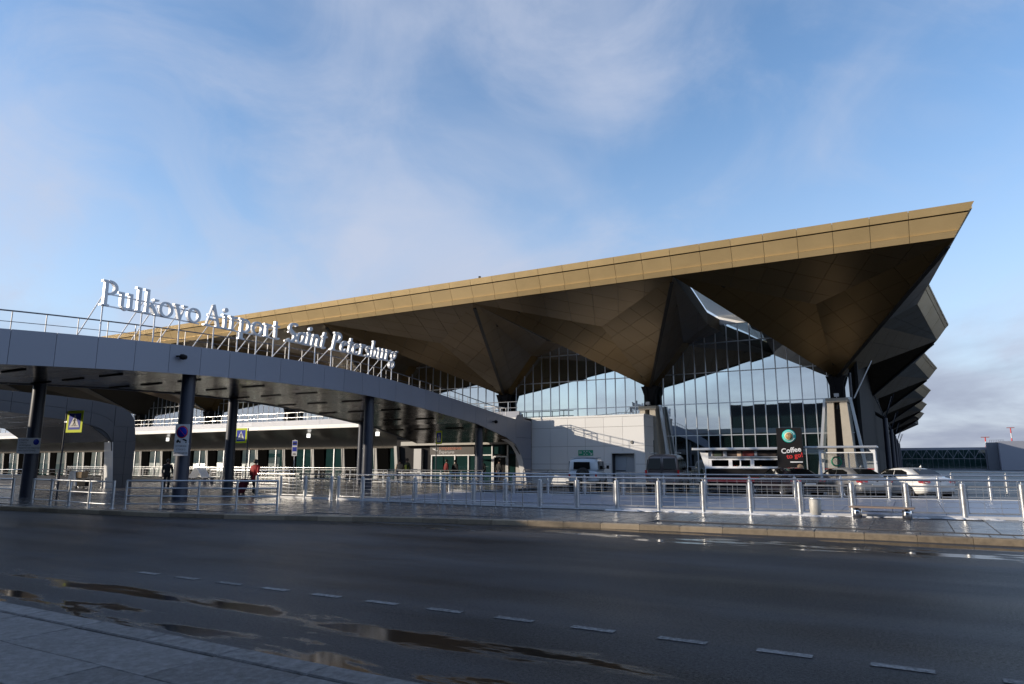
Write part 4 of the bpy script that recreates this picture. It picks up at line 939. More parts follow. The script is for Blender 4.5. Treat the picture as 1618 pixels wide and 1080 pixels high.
# ------------------------------------------------------------------ far building and light masts on the right
fb = empty('far_terminal_block', (20,202,0), 0, 'low grey building with a long green glass band far behind the parked cars', 'building', wk=True)
MB().box((-6,201.5,0),(18.3,215,5.35)).build('wall', M_grey, fb)
MB().box((18.4,196,0),(60,215,6.6)).build('wall', M_grey, fb)
MB().box((16.2,199,0),(18.35,201.4,6.4)).build('wall', mat('dark_grey_panel',(0.12,0.135,0.165),0.5), fb)
for k in range(16):
    x0 = -1.6+k*1.1
    MB().box((x0+0.04,201.38,2.75),(x0+1.06,201.45,4.75)).build('pane', M_glassd, fb); MB().box((x0+0.04,201.38,0.3),(x0+1.06,201.45,2.6)).build('pane', M_glassd, fb)
m = MB()
for k in range(8): x0 = -1.6+k*2.2; m.bar((x0,201.33,2.75),(x0+1.1,201.33,4.75),0.09); m.bar((x0+1.1,201.33,4.75),(x0+2.2,201.33,2.75),0.09)
m.build('truss_bracing', M_grey, fb)
m = MB()
for k in range(9): m.tube((17+0.35*k,200,6.4),(17+0.35*k,200,7.0),0.03,n=5)
m.tube((17,200,7.0),(19.8,200,7.0),0.03,n=5); m.build('roof_rail', M_colm, fb)
for x0, y0, h in ((17.0,210,7.9),(25.2,236,11.2)):
    r = empty('light_mast', (x0,y0,0), 0, 'red and white banded light mast rising %s' % ('over the long glass band' if h < 9 else 'behind the plain grey wall'), 'light mast')
    for k in range(8): MB().tube((0,0,h*k/8),(0,0,h*(k+1)/8),0.20-0.008*k,0.192-0.008*k,8).build('mast_band', M_red if k % 2 else M_signw, r)
    MB().box((-0.9,-0.2,h),(0.9,0.2,h+0.18)).build('lamp_head', mat('mast_head',(0.25,0.08,0.07),0.6), r)
# ------------------------------------------------------------------ car park behind the camera (seen in the glass, throws the road into shade)
M_cp = mat('carpark_concrete', (0.20,0.20,0.21), 0.7, 0, 0.12, 0.7)
cp = empty('car_park', (-20,-20,0), 0, 'dark multi-storey car park across the road, mirrored in the terminal glass', 'building', wk=True)
MB().box((-120,-50,0),(60,-6.0,0.2)).build('floor_slab', M_cp, cp)
for z in (2.9,5.9): MB().box((-120,-50,z),(60,-1.6,z+0.7)).build('floor_slab', M_cp, cp)
MB().box((-120,-50,0),(60,-8,5.8)).build('core', M_dark, cp)
MB().box((-24,-42,6.5),(30,-9,10.6)).build('upper_storey', M_dark, cp)
MB().box((-7,-30,10.6),(14,-12,14.4)).build('stair_tower', M_dark, cp)
for k in range(20): MB().box((-120+k*9.2,-2.2,0.2),(-119.5+k*9.2,-1.7,5.9)).build('pillar', M_cp, cp)
# ------------------------------------------------------------------ vehicles (local: +x forward, z up, origin on the ground under the middle)
def loft(secs, nm, m, parent, sub=2, cap=True):
    n = len(secs[0]); mb = MB(); vs = [p for s in secs for p in s]; fs = []
    for a in range(len(secs)-1):
        for i in range(n): fs.append((a*n+i, a*n+(i+1) % n, (a+1)*n+(i+1) % n, (a+1)*n+i))
    if cap: fs += [tuple(range(n)), tuple(range(len(vs)-1, len(vs)-n-1, -1))]
    mb.add(vs, fs, True); o = mb.build(nm, m, parent)
    if sub: s = o.modifiers.new('sub', 'SUBSURF'); s.levels = sub; s.render_levels = sub
    return o
def wheel(parent, x, y, r, w, spokes=5, arch=None):
    sg = 1 if y > 0 else -1
    o = MB().lathe([(r*0.66,-w/2),(r*0.93,-w/2),(r,-w*0.32),(r,w*0.32),(r*0.93,w/2),(r*0.66,w/2)], (0,0,0), 28, 'y').build('tyre', M_tyre, None)
    o.parent = parent; o.location = (x, y, r)
    rm = MB().lathe([(r*0.66,-w/2*0.9),(r*0.68,sg*w*0.46),(r*0.60,sg*w*0.44),(r*0.56,sg*w*0.2)], (0,0,0), 28, 'y')
    for k in range(spokes):
        a = 2*math.pi*k/spokes; rm.bar((0,sg*w*0.40,0),(math.cos(a)*r*0.62,sg*w*0.42,math.sin(a)*r*0.62),r*0.13,0.03,(0,1,0))
    rm.lathe([(0,sg*w*0.47),(r*0.13,sg*w*0.45),(r*0.15,sg*w*0.3)], (0,0,0), 16, 'y'); rm.build('rim', M_rim, o)
    MB().lathe([(0,sg*w*0.05),(r*0.55,sg*w*0.05)], (0,0,0), 20, 'y').build('brake_disc', M_black, o)
    return o
def sedan(loc, heading, paint, label, roofz=1.45):
    r = empty('parked_car', loc, heading, label, 'car', 'cars parked by the kiosk')
    # stations: x, half width, bottom z, shoulder z, deck z
    st = [(-2.28,0.62,0.42,0.78,0.86),(-2.22,0.76,0.30,0.90,1.00),(-1.95,0.86,0.24,0.95,1.05),(-1.40,0.90,0.22,0.96,1.05),(-0.6,0.91,0.20,0.95,1.00),(0.4,0.91,0.20,0.93,0.98),(1.1,0.90,0.20,0.90,0.96),(1.7,0.87,0.22,0.82,0.88),(2.1,0.78,0.26,0.70,0.75),(2.28,0.60,0.36,0.56,0.62)]
    secs = []
    for x, w, zb, zs, zd in st:
        h = [(x,-w*0.82,zb),(x,-w*0.97,zb+0.10),(x,-w,(zb+zs)/2),(x,-w*0.985,zs-0.04),(x,-w*0.90,zs+0.03),(x,-w*0.5,zd)]
        secs.append(h+[(a,-b,c) for a, b, c in reversed(h)])
    body = loft(secs, 'body', paint, r)
    gh = [(-1.92,0.62,0.98,1.02),(-1.55,0.72,0.98,1.16),(-1.05,0.73,0.98,roofz-0.06),(-0.45,0.72,0.98,roofz),(0.15,0.71,0.98,roofz-0.02),(0.62,0.69,0.97,roofz-0.18),(1.22,0.66,0.94,0.99)]
    secs = []
    for x, w, zb, zt in gh:
        k = (zt-zb)/(roofz-0.98); h = [(x,-w*1.12,zb-0.05),(x,-w*1.08,zb),(x,-w*(1.10-0.20*k),zb+(zt-zb)*0.70),(x,-w*(1.0-0.20*k),zt-0.03*k),(x,-w*0.5,zt)]
        secs.append(h+[(a,-b,c) for a, b, c in reversed(h)])
    cab = loft(secs, 'cabin', paint, r)
    z_ = lambda u, dz=0.0: (0.98+(roofz-0.98)*u+dz)
    for sy in (-1, 1):
        def gp(pts, nm):
            MB().poly([(x, sy*(0.800-0.165*u), z_(u)) for x, u in pts], (0,-sy*0.02,0)).build(nm, M_carglass, r)
        gp([(-0.30,0.08),(-0.30,0.76),(-0.72,0.76),(-1.10,0.56),(-1.24,0.14)], 'rear_side_window')
        gp([(-0.22,0.08),(-0.22,0.76),(0.22,0.72),(0.88,0.08)], 'front_side_window')
        MB().lathe([(0,-0.09),(0.07,-0.08),(0.09,0.0),(0.07,0.06),(0,0.07)], (0.82,sy*1.0,1.02), 10, 'x').tube((0.82,sy*0.86,0.99),(0.82,sy*0.96,1.01),0.02,n=6).build('wing_mirror', paint, r)
        tl = MB().poly([(-2.235,sy*0.44,0.86),(-2.20,sy*0.76,0.88),(-2.02,sy*0.875,0.92),(-2.06,sy*0.86,0.78),(-2.24,sy*0.74,0.76),(-2.27,sy*0.46,0.78)], (-0.03,sy*0.012,0.01)).build('tail_lamp', M_lampred, r)
        for x in (-1.36,1.36):
            MB().lathe([(0,0),(0.37,0),(0.37,-sy*0.25),(0,-sy*0.25)], (x,sy*0.925,0.33), 24, 'y').build('wheel_arch', M_black, r)
            wheel(r, x, sy*0.86, 0.325, 0.21)
        for x in (-0.35,0.62): MB().box((x,sy*0.915,0.83),(x+0.18,sy*0.935,0.855)).build('door_handle', paint, r)
        MB().box((-0.262,sy*0.905,0.3),(-0.255,sy*0.917,0.93)).build('door_gap', M_black, r)
    MB().poly([(-1.80,-0.52,1.085),(-1.80,0.52,1.085),(-1.20,0.44,roofz-0.095),(-1.20,-0.44,roofz-0.095)], (-0.012,0,0.016)).build('rear_window', M_carglass, r)
    MB().poly([(1.16,-0.62,1.04),(1.16,0.62,1.04),(0.52,0.56,roofz-0.11),(0.52,-0.56,roofz-0.11)], (0.02,0,0.028)).build('windscreen', M_carglass, r)
    MB().box((-2.305,-0.26,0.60),(-2.275,0.26,0.71)).build('number_plate', M_plate, r)
    MB().box((-2.30,-0.60,0.30),(-2.24,0.60,0.42)).build('bumper_trim', M_black, r)
    MB().lathe([(0,-0.012),(0.05,-0.012),(0.05,0.012),(0,0.012)], (-2.285,0,0.86), 14, 'x').build('badge', M_chrome, r)
    MB().poly([(-1.2,0,roofz+0.0),(-1.05,0,roofz+0.0),(-1.17,0,roofz+0.09)], (0,0.02,0)).build('antenna_fin', paint, r)
    return r
P_silver = mat('silver_paint', (0.42,0.42,0.42), 0.28, 0.55, 0.03, 4, coat=0.6)
P_white = mat('white_paint', (0.78,0.78,0.76), 0.25, 0, 0.02, 4, coat=0.6)
P_dark = mat('dark_paint', (0.02,0.016,0.022), 0.2, 0.2, coat=0.7)
hd = R(90+36)
def at_rear_left(x, y, h):     # place so that the rear left wheel stands at (x, y)
    v = Matrix.Rotation(h, 3, 'Z') @ Vector((-1.36, 0.86, 0)); return (x-v.x, y-v.y, 0)
sedan(at_rear_left(-2.55,35.45,hd), hd, P_silver, 'silver sedan parked at an angle between the dark car and the white sedan')
sedan(at_rear_left(-0.15,36.0,hd), hd, P_white, 'white sedan parked at the end of the row')
sedan(at_rear_left(-5.35,35.7,hd), hd, P_dark, 'dark sedan parked in front of the black coffee board')
def boxcar(loc, heading, paint, label, kind):
    r = empty('parked_car' if kind == 'suv' else 'parked_van', loc, heading, label, 'car' if kind == 'suv' else 'van')
    if kind == 'suv':
        Lr, W, zb, zbelt, zr, hood = -1.95, 0.84, 0.52, 1.20, 1.93, 1.15
        low = [(-1.95,0.80),(-1.90,0.86),(-0.9,0.87),(0.7,0.87),(0.8,0.84),(1.95,0.80),(2.0,0.74)]
        tops = [(-1.93,0.74,1.80),(-1.80,0.78,1.92),(-0.6,0.79,1.95),(0.35,0.78,1.92),(0.62,0.76,1.80),(0.86,0.78,1.18)]
        wr, ww, wx = 0.38, 0.22, (-1.2,1.25); floor = 0.55
    else:
        Lr, W, zb, zbelt, zr, hood = -2.2, 0.95, 0.35, 1.15, 2.12, 1.6
        low = [(-2.2,0.90),(-2.15,0.96),(-0.9,0.97),(0.7,0.97),(1.2,0.95),(2.0,0.88),(2.2,0.74)]
        tops = [(-2.18,0.78,1.98),(-2.05,0.82,2.12),(-0.6,0.84,2.16),(0.4,0.83,2.12),(0.8,0.80,2.0),(1.55,0.84,1.18)]
        wr, ww, wx = 0.33, 0.21, (-1.35,1.35); floor = 0.32
    secs = []
    for x, w in low:
        zt = zbelt if x < 1.0 or kind == 'suv' else zbelt-0.25*(x-1.0)
        if kind == 'suv' and x > 0.75: zt = 1.14
        h = [(x,-w*0.86,floor-0.05),(x,-w*0.99,floor+0.06),(x,-w,(floor+zt)/2),(x,-w*0.99,zt-0.05),(x,-w*0.93,zt)]
        secs.append(h+[(a,-b,c) for a, b, c in reversed(h)])
    loft(secs, 'body', paint, r, 1)
    secs = []
    for x, w, zt in tops:
        h = [(x,-w*1.10,zbelt-0.08),(x,-w*1.10,zbelt+0.02),(x,-w*(1.04 if zt > 1.5 else 1.08),zbelt+(zt-zbelt)*0.75),(x,-w*0.93,zt-0.04),(x,-w*0.6,zt)]
        secs.append(h+[(a,-b,c) for a, b, c in reversed(h)])
    loft(secs, 'cabin', paint, r, 1)
    # rear windows
    xb = Lr-0.005
    if kind == 'suv':
        MB().poly([(xb-0.005,-0.42,1.30),(xb-0.005,0.52,1.30),(xb+0.02,0.50,1.70),(xb+0.02,-0.40,1.70)], (-0.02,0,0)).build('rear_window', M_carglass, r)
        sw = MB().lathe([(0.20,-0.10),(0.34,-0.10),(0.375,-0.05),(0.375,0.05),(0.34,0.10),(0.2,0.10)], (xb-0.13,-0.02,1.02), 26, 'x').build('spare_wheel', M_tyre, r)
        MB().lathe([(0,-0.04),(0.08,-0.06),(0.14,-0.03),(0.21,-0.085),(0.21,0.0)], (xb-0.13,-0.02,1.02), 20, 'x').build('spare_rim', mat('dull_rim',(0.10,0.10,0.095),0.5,0.3), sw)
        MB().box((xb-0.16,-0.92,0.50),(xb+0.02,0.92,0.64)).build('bumper', M_black, r)
        for sy in (-1, 1):
            MB().box((xb-0.04,sy*0.70,0.86),(xb+0.01,sy*0.80,1.04)).build('tail_lamp', M_lampred, r)
            MB().poly([(x,sy*(0.868-0.03*u),1.26+0.48*u) for x,u in ((-0.15,0),(-0.15,1),(-1.6,1),(-1.6,0))], (0,-sy*0.02,0)).build('rear_side_window', M_carglass, r)
            MB().poly([(x,sy*(0.868-0.03*u),1.26+0.48*u) for x,u in ((-0.05,0),(-0.05,1),(0.42,1),(0.66,0))], (0,-sy*0.02,0)).build('front_side_window', M_carglass, r)
            MB().box((0.58,sy*0.98,1.30),(0.64,sy*1.13,1.50)).tube((0.6,sy*0.84,1.30),(0.6,sy*1.0,1.38),0.015,n=6).build('wing_mirror', M_black, r)
            MB().box((-0.02,sy*0.862,0.62),(-0.012,sy*0.874,1.72)).build('door_gap', M_black, r)
            MB().bbox((0.85,sy*0.70,0.95),(1.9,sy*0.97,1.06),0.03).build('wing', paint, r)
        MB().box((-1.7,-0.74,1.945),(0.2,0.74,1.965)).build('roof_panel', paint, r)
    else:
        for sy in (-1, 1):
            bevel(MB().poly([(xb-0.012,sy*0.07,1.30),(xb-0.012,sy*0.80,1.30),(xb+0.06,sy*0.72,1.90),(xb+0.06,sy*0.07,1.90)], (-0.02,0,0)).build('rear_door_window', M_carglass, r), 0.05, 3)
            MB().box((xb-0.035,sy*0.84,0.95),(xb+0.02,sy*0.95,1.25)).build('tail_lamp', M_lampred, r)
            MB().poly([(x,sy*(0.93-0.06*u),1.24+0.62*u) for x,u in ((0.2,0),(0.2,1),(0.72,0.95),(1.35,0.05))], (0,-sy*0.02,0)).build('front_side_window', M_carglass, r)
            MB().poly([(x,sy*(0.93-0.06*u),1.24+0.62*u) for x,u in ((0.1,0),(0.1,1),(-0.8,1),(-0.8,0))], (0,-sy*0.02,0)).build('side_window', M_carglass, r)
            MB().poly([(x,sy*(0.93-0.06*u),1.24+0.62*u) for x,u in ((-0.95,0),(-0.95,1),(-1.85,0.95),(-1.95,0))], (0,-sy*0.02,0)).build('rear_side_window', M_carglass, r)
            MB().bbox((1.0,sy*1.0,1.18),(1.1,sy*1.2,1.4),0.02).build('wing_mirror', M_black, r)
            MB().box((xb-0.014,sy*0.62,0.45),(xb-0.002,sy*0.66,0.60)).build('reflector', M_lampred, r)
            MB().tube((-1.9,sy*0.72,2.20),(0.4,sy*0.72,2.20),0.025,n=8).build('roof_rail', M_rail, r)
        MB().box((xb-0.02,-0.008,0.55),(xb-0.008,0.008,1.98)).build('door_gap', M_black, r)
        MB().box((xb-0.06,-0.93,0.36),(xb+0.02,0.93,0.55)).build('bumper', M_black, r)
        MB().box((xb-0.03,0.12,0.78),(xb-0.008,0.62,0.89)).build('number_plate', M_plate, r)
        MB().box((xb-0.04,0.03,0.98),(xb-0.01,0.07,1.16)).build('door_handle', M_black, r)
    for x in wx:
        for sy in (-1, 1): wheel(r, x, sy*(W-0.07), wr, ww, 6)
    return r
boxcar((-16.4,37.8,0), R(90+14), mat('pale_blue_paint',(0.50,0.56,0.62),0.35,0,0.04,3,coat=0.3), 'boxy pale grey off-road car with a spare wheel on its tail', 'suv')
boxcar((-12.35,40.2,0), R(90+8), mat('grey_van_paint',(0.17,0.145,0.145),0.4,0.2,0.05,3,coat=0.4), 'dull grey van with twin rear doors beside the white annex', 'van')
# ------------------------------------------------------------------ coffee kiosk
k = empty('coffee_kiosk', (-7.6,40.0,0), 0, 'black and white coffee kiosk with a serving hatch and flat roof', 'kiosk', wk=True)
KX0, KX1, KY = -9.9, -6.1, 39.2
MB().box((KX0,KY,0.05),(KX1,KY+0.06,1.32)).build('counter_front', M_black, k)
MB().box((KX0,KY-0.015,0.62),(KX1,KY-0.002,0.86)).build('red_stripe', M_red, k)
MB().box((KX0,KY+0.06,0.05),(KX0+0.08,KY+2.2,2.32)).box((KX1-0.08,KY+0.06,0.05),(KX1,KY+2.2,2.32)).box((KX0+0.08,KY+2.1,0.05),(KX1-0.08,KY+2.2,2.32)).build('cabin_wall', M_black, k)
MB().poly([(KX0-0.03,KY,0.1),(KX0+0.16,KY,0.1),(KX0+0.16,KY,2.2),(KX0-0.32,KY,2.3),(KX0-0.05,KY,1.4)], (0,0.05,0)).build('white_corner_post', M_white, k)
MB().box((KX0+0.02,KY-0.12,1.33),(KX1,KY+0.3,1.38)).build('counter_top', M_alu, k)
MB().box((KX0+0.16,KY+0.002,1.38),(KX1,KY+0.05,1.46)).box((KX0+0.16,KY+0.001,1.80),(KX1,KY+0.05,1.88)).build('window_frame', M_white, k)
for x0, w in ((KX0+0.17,0.16),(KX0+1.25,0.20),(KX0+1.85,0.06),(KX0+2.4,0.20)): MB().box((x0,KY+0.003,1.462),(x0+w,KY+0.052,1.798)).build('window_mullion', M_white, k)
MB().box((KX0+0.15,KY+0.01,1.94),(KX1,KY+0.06,1.99)).build('shelf_rail', M_alu, k)
MB().box((KX0+0.1,KY+0.14,1.99),(KX1,KY+0.18,2.3)).build('menu_band', mat('menu_band',(0.03,0.018,0.016),0.6), k)
for x0, w, mm in ((KX0+0.15,0.2,M_signw),(KX0+0.95,0.2,M_signw),(KX0+1.7,0.22,mat('poster_beige',(0.5,0.36,0.26),0.6)),(KX0+2.0,0.6,mat('poster_red',(0.22,0.035,0.03),0.6)),(KX0+2.62,0.14,M_signw),(KX0+0.45,0.42,mat('poster_green',(0.03,0.05,0.03),0.6))):
    MB().box((x0,KY+0.12,2.01),(x0+w,KY+0.138,2.28)).build('menu_poster', mm, k)
bevel(MB().box((-10.55,KY-0.35,2.34),(-5.9,KY+2.4,2.47)).build('roof', M_alu, k), 0.015)
for q in range(16):
    x0 = KX0+0.35+random.random()*3.2; h = random.uniform(0.06,0.16); cname, mm = random.choice([('white paper',M_signw),('red',M_red),('amber',mat('amber_jar',(0.35,0.18,0.05),0.3)),('green',M_green),('grey tin',mat('grey_tin',(0.3,0.3,0.32),0.4))])
    c = MB().lathe([(0,0),(0.04,0),(0.042,h*0.7),(0.025,h),(0,h)], (x0,KY+0.16,1.385), 10).build('counter_jar', mm)
    tag(c, 'small %s cup standing on the kiosk counter' % cname, 'cup', '%s cups on the kiosk counter' % cname)
MB().box((KX0+0.08,KY+1.5,1.3),(KX1-0.08,KY+2.0,1.9)).build('back_counter', M_dark, k)
# black board
b = empty('coffee_board', (-5.4,38.4,0), 0, 'tall black board reading Coffee to go with a round teal logo', 'sign', wk=True)
BX0, BX1, BY = -5.95, -4.72, 38.4
bevel(MB().box((BX0,BY,0.1),(BX1,BY+0.25,3.45)).build('board', M_black, b), 0.01)
lc = ((BX0+BX1)/2, BY, 3.02)
MB().lathe([(0,-0.012),(0.34,-0.012),(0.34,-0.001)], lc, 32, 'y').build('teal_ring', M_teal, b)
MB().lathe([(0,-0.016),(0.21,-0.016),(0.21,-0.0125)], lc, 28, 'y').build('cream_disc', mat('logo_cream',(0.62,0.52,0.34),0.5), b)
MB().lathe([(0,-0.020),(0.17,-0.020),(0.17,-0.0165)], lc, 28, 'y').build('brown_disc', mat('logo_brown',(0.32,0.20,0.08),0.5), b)
m = MB()
for a0, a1, cz, s in ((40,250,0.07,1),(-140,70,-0.07,1)):
    p = [(lc[0]+0.06*math.cos(R(a0+(a1-a0)*q/8)), BY-0.024, lc[2]+cz+0.07*math.sin(R(a0+(a1-a0)*q/8))) for q in range(9)]
    for u, v in zip(p[:-1], p[1:]): m.bar(u, v, 0.004, 0.035, (0,1,0))
m.build('steam_mark', M_signw, b)
tk = MB()
for q in list(range(20,161,12))+list(range(200,341,12)):
    a = R(q); tk.box((lc[0]+0.275*math.cos(a)-0.016,BY-0.015,lc[2]+0.275*math.sin(a)-0.022),(lc[0]+0.275*math.cos(a)+0.016,BY-0.0125,lc[2]+0.275*math.sin(a)+0.022))
tk.build('ring_lettering', M_signw, b)
text('Coffee', 0.36, (BX0+0.20,BY-0.006,2.12), (R(90),R(-7),0), M_signw, b, bold=0.008, ext=0.003)
text('to go!', 0.33, (BX0+0.45,BY-0.006,1.86), (R(90),R(-7),0), mat('poster_scarlet',(0.50,0.02,0.02),0.5), b, bold=0.008, ext=0.003)
MB().box((BX0+0.60,BY-0.006,1.66),(BX1-0.03,BY-0.001,1.72)).build('small_print', M_signw, b)
MB().lathe([(0,-0.006),(0.16,-0.006),(0.16,-0.001)], (BX1-0.17,BY,1.42), 16, 'y').build('cup_picture', mat('cup_tan',(0.5,0.3,0.16),0.5), b)
MB().box((BX1-0.75,BY-0.006,1.32),(BX1-0.35,BY-0.001,1.40)).build('saucer_picture', M_signw, b)
# shelter
s = empty('smoking_shelter', (-3.0,39.6,0), 0, 'glazed shelter with a white frame, flat roof and green round sticker', 'shelter', wk=True)
SX0, SX1, SY = -4.0, -1.5, 39.2
bevel(MB().box((-4.75,SY-0.3,2.40),(-1.35,SY+1.6,2.50)).build('roof', M_alu, s), 0.015)
for x in (SX0,SX1):
    for y in (SY,SY+1.3): MB().box((x-0.05,y-0.05,0),(x+0.05,y+0.05,2.4)).build('post', M_white, s)
    MB().poly([(x-0.05 if x > -3 else x+0.05,SY-0.045,2.4),(x-(0.3 if x > -3 else -0.3),SY-0.045,2.4),(x-0.05 if x > -3 else x+0.05,SY-0.045,2.1)], (0,0.06,0)).build('corner_brace', M_white, s)
MB().box((SX0+0.05,SY+1.28,2.14),(SX1-0.05,SY+1.33,2.19)).box((SX0+0.05,SY-0.03,2.14),(SX1-0.05,SY+0.02,2.19)).build('rail', M_white, s)
MB().box((-2.80,SY+1.27,0.3),(-2.72,SY+1.33,2.14)).build('mullion', M_white, s)
for z in (0.9,1.32): MB().box((SX0+0.05,SY+1.26,z),(SX1-0.05,SY+1.30,z+0.035)).build('red_band', M_red, s)
M_clear = mat('clear_glass', (0.6,0.65,0.68), 0.05, alpha=0.22)
for x0, x1 in ((SX0+0.06,-2.81),(-2.71,SX1-0.06)): MB().box((x0,SY+1.295,0.3),(x1,SY+1.31,2.13)).build('pane', M_clear, s)
for x in (SX0,SX1): MB().box((x-0.008,SY+0.06,0.3),(x+0.008,SY+1.24,2.3)).build('pane', M_clear, s)
rg = MB().lathe([(0.19,-0.01),(0.27,-0.01),(0.27,0.0),(0.19,0.0)], (-3.35,SY+1.28,1.72), 26, 'y', True); rg.bar((-3.52,SY+1.275,1.78),(-3.18,SY+1.275,1.72),0.004,0.05,(0,1,0)); rg.bar((-3.52,SY+1.275,1.68),(-3.18,SY+1.275,1.64),0.004,0.05,(0,1,0))
rg.build('round_sticker', M_green, s)
# potted shrub beside the kiosk
pl = empty('potted_shrub', (-10.25,39.6,0), 0, 'dark evergreen shrub in a pot at the kiosk corner', 'plant')
MB().lathe([(0,0),(0.14,0),(0.18,0.35),(0.15,0.35),(0.14,0.3),(0,0.3)], (0,0,0), 16).build('pot', M_black, pl)
lf = MB()
for q in range(420):
    a = random.uniform(0,6.28); h = random.random(); rad = 0.26*(1-h)**0.6*random.uniform(0.3,1); c = Vector((rad*math.cos(a),rad*math.sin(a),0.32+h*1.0)); d = Vector((random.gauss(0,1),random.gauss(0,1),random.gauss(0,1))).normalized()*0.05; e = d.orthogonal().normalized()*0.02
    lf.add([c-d,c+e,c+d,c-e],[(0,1,2,3)])
lf.build('foliage', mat('shrub_leaf',(0.03,0.05,0.025),0.6), pl)
# ------------------------------------------------------------------ people
M_skin = mat('skin', (0.42,0.26,0.19), 0.55); M_hair = mat('dark_hair', (0.02,0.015,0.012), 0.6)
def skin_mesh(name, pts, edges, radii, m, parent, root=0, sub=1):
    me = bpy.data.meshes.new(name); me.from_pydata([Vector(p) for p in pts], edges, []); me.materials.append(m)
    o = link(name, me, None, parent); s = o.modifiers.new('skin', 'SKIN'); s.use_smooth_shade = True
    for i, r in enumerate(radii):
        v = me.skin_vertices[0].data[i]; v.radius = (r, r) if not isinstance(r, tuple) else r; v.use_root = (i == root)
    u = o.modifiers.new('sub', 'SUBSURF'); u.levels = sub; u.render_levels = sub
    return o
def person(loc, rz, label, coat, trousers, h=1.72, stride=0.0, arm_r=(0.05,-0.05), arm_l=(0.05,0.05), hood=False, long_coat=False, hair=M_hair, lean=0.0, group=None, hivis=None):
    r = empty('person', loc, rz, label, 'person', group); k = h/1.75; Z = lambda z: z*k
    # facing -y; x is the person's left
    st = stride
    pts = [(0,0,0.93),(0,0.01,1.12),(0,-lean*0.5,1.35),(0,-lean,1.47),(0,-lean-0.01,1.55),(0,-lean-0.02,1.64),(0,-lean-0.015,1.73)]
    rad = [0.135,0.125,0.15,0.075,0.055,0.095,0.06]; ed = [(0,1),(1,2),(2,3),(3,4),(4,5),(5,6)]
    def limb(a, chain, rr):
        p = a
        for q, ra in zip(chain, rr): pts.append(q); rad.append(ra); ed.append((p, len(pts)-1)); p = len(pts)-1
    for sx, dy in ((1,-st),(-1,st)):
        limb(0, [(sx*0.10,0,0.88),(sx*0.11,dy*0.5-0.02,0.50),(sx*0.11,dy+0.02,0.09),(sx*0.12,dy-0.14,0.035)], [0.095,0.062,0.045,0.04])
    for sx, (ay, by) in ((1,arm_l),(-1,arm_r)):
        limb(2, [(sx*0.19,-lean,1.40),(sx*0.25,ay,1.12),(sx*0.25,by,0.88)], [0.062,0.047,0.034])
        w = len(pts)-1; bx, byy, bz = pts[w]
        limb(w, [(bx,byy-0.01,bz-0.08)], [0.036])
        pw = len(pts)-1
        for f_ in range(4): limb(pw, [(bx+(f_-1.5)*0.017,byy-0.012,bz-0.155-0.012*(1.5-abs(f_-1.5)))], [0.009])
        limb(pw, [(bx-sx*0.035,byy-0.03,bz-0.10)], [0.010])
    o = skin_mesh('body', [(x*k,y*k,Z(z)) for x,y,z in pts], ed, [q*k for q in rad], M_skin, r)
    # trousers, coat and hair as clothing over the body
    tp_ = [(0,0,0.95)]; te = []; tr_ = [0.155]
    for sx, dy in ((1,-st),(-1,st)):
        b = len(tp_); tp_ += [(sx*0.10,0,0.87),(sx*0.11,dy*0.5-0.02,0.50),(sx*0.11,dy+0.02,0.10)]; tr_ += [0.112,0.083,0.07]; te += [(0,b),(b,b+1),(b+1,b+2)]
        b2 = len(tp_); tp_ += [(sx*0.12,dy-0.16,0.045)]; tr_ += [0.05]; te += [(b+2,b2)]
    skin_mesh('trousers', [(x*k,y*k,Z(z)) for x,y,z in tp_], te, [q*k for q in tr_], trousers, r)
    cp_ = [(0,0.0,0.62 if long_coat else 0.84),(0,0.01,1.08),(0,-lean*0.5,1.34),(0,-lean,1.46),(0,-lean,1.51)]; cr_ = [0.20 if long_coat else 0.175,0.165,0.185,0.10,0.085]; ce = [(0,1),(1,2),(2,3),(3,4)]
    for sx, (ay, by) in ((1,arm_l),(-1,arm_r)):
        b = len(cp_); cp_ += [(sx*0.19,-lean,1.39),(sx*0.26,ay,1.12),(sx*0.255,by,0.90)]; cr_ += [0.085,0.07,0.056]; ce += [(2,b),(b,b+1),(b+1,b+2)]
    co = skin_mesh('coat', [(x*k,y*k,Z(z)) for x,y,z in cp_], ce, [q*k for q in cr_], coat, r, 1)
    if hivis:
        skin_mesh('vest', [(0,0,Z(0.88)),(0,0.01,Z(1.1)),(0,-lean*0.5,Z(1.33))], [(0,1),(1,2)], [0.185*k,0.182*k,0.197*k], hivis, r, 1)
    hr = MB().lathe([(0.0,0.115),(0.06,0.10),(0.10,0.05),(0.112,0.0),(0.105,-0.07),(0.09,-0.13 if hood else -0.09)], (0,-lean*k+0.012,Z(1.665)), 14).build('hair', hair if not hood else coat, r)
    # face: eyes, nose, mouth
    f = MB()
    for sx in (-1,1): f.lathe([(0,-0.012),(0.012,-0.006),(0.014,0)], (sx*0.034,-lean*k-0.112,Z(1.655)), 8, 'y')
    f.box((-0.025,-lean*k-0.112,Z(1.59)),(0.025,-lean*k-0.104,Z(1.60))); f.build('eyes_and_mouth', M_black, r)
    MB().add([(-0.014,-lean*k-0.104,Z(1.615)),(0.014,-lean*k-0.104,Z(1.615)),(0,-lean*k-0.104,Z(1.66)),(0,-lean*k-0.136,Z(1.62))],[(0,1,3),(1,2,3),(2,0,3)]).build('nose', M_skin, r)
    for sx in (-1,1): MB().lathe([(0,-0.02),(0.022,-0.01),(0.026,0.01),(0,0.02)], (sx*0.096,-lean*k+0.0,Z(1.63)), 8, 'x').build('ear', M_skin, r)
    return r
M_redcoat = mat('red_coat', (0.36,0.012,0.018), 0.7); M_blk = mat('black_cloth', (0.014,0.014,0.017), 0.8); M_jean = mat('dark_denim', (0.03,0.035,0.055), 0.8)
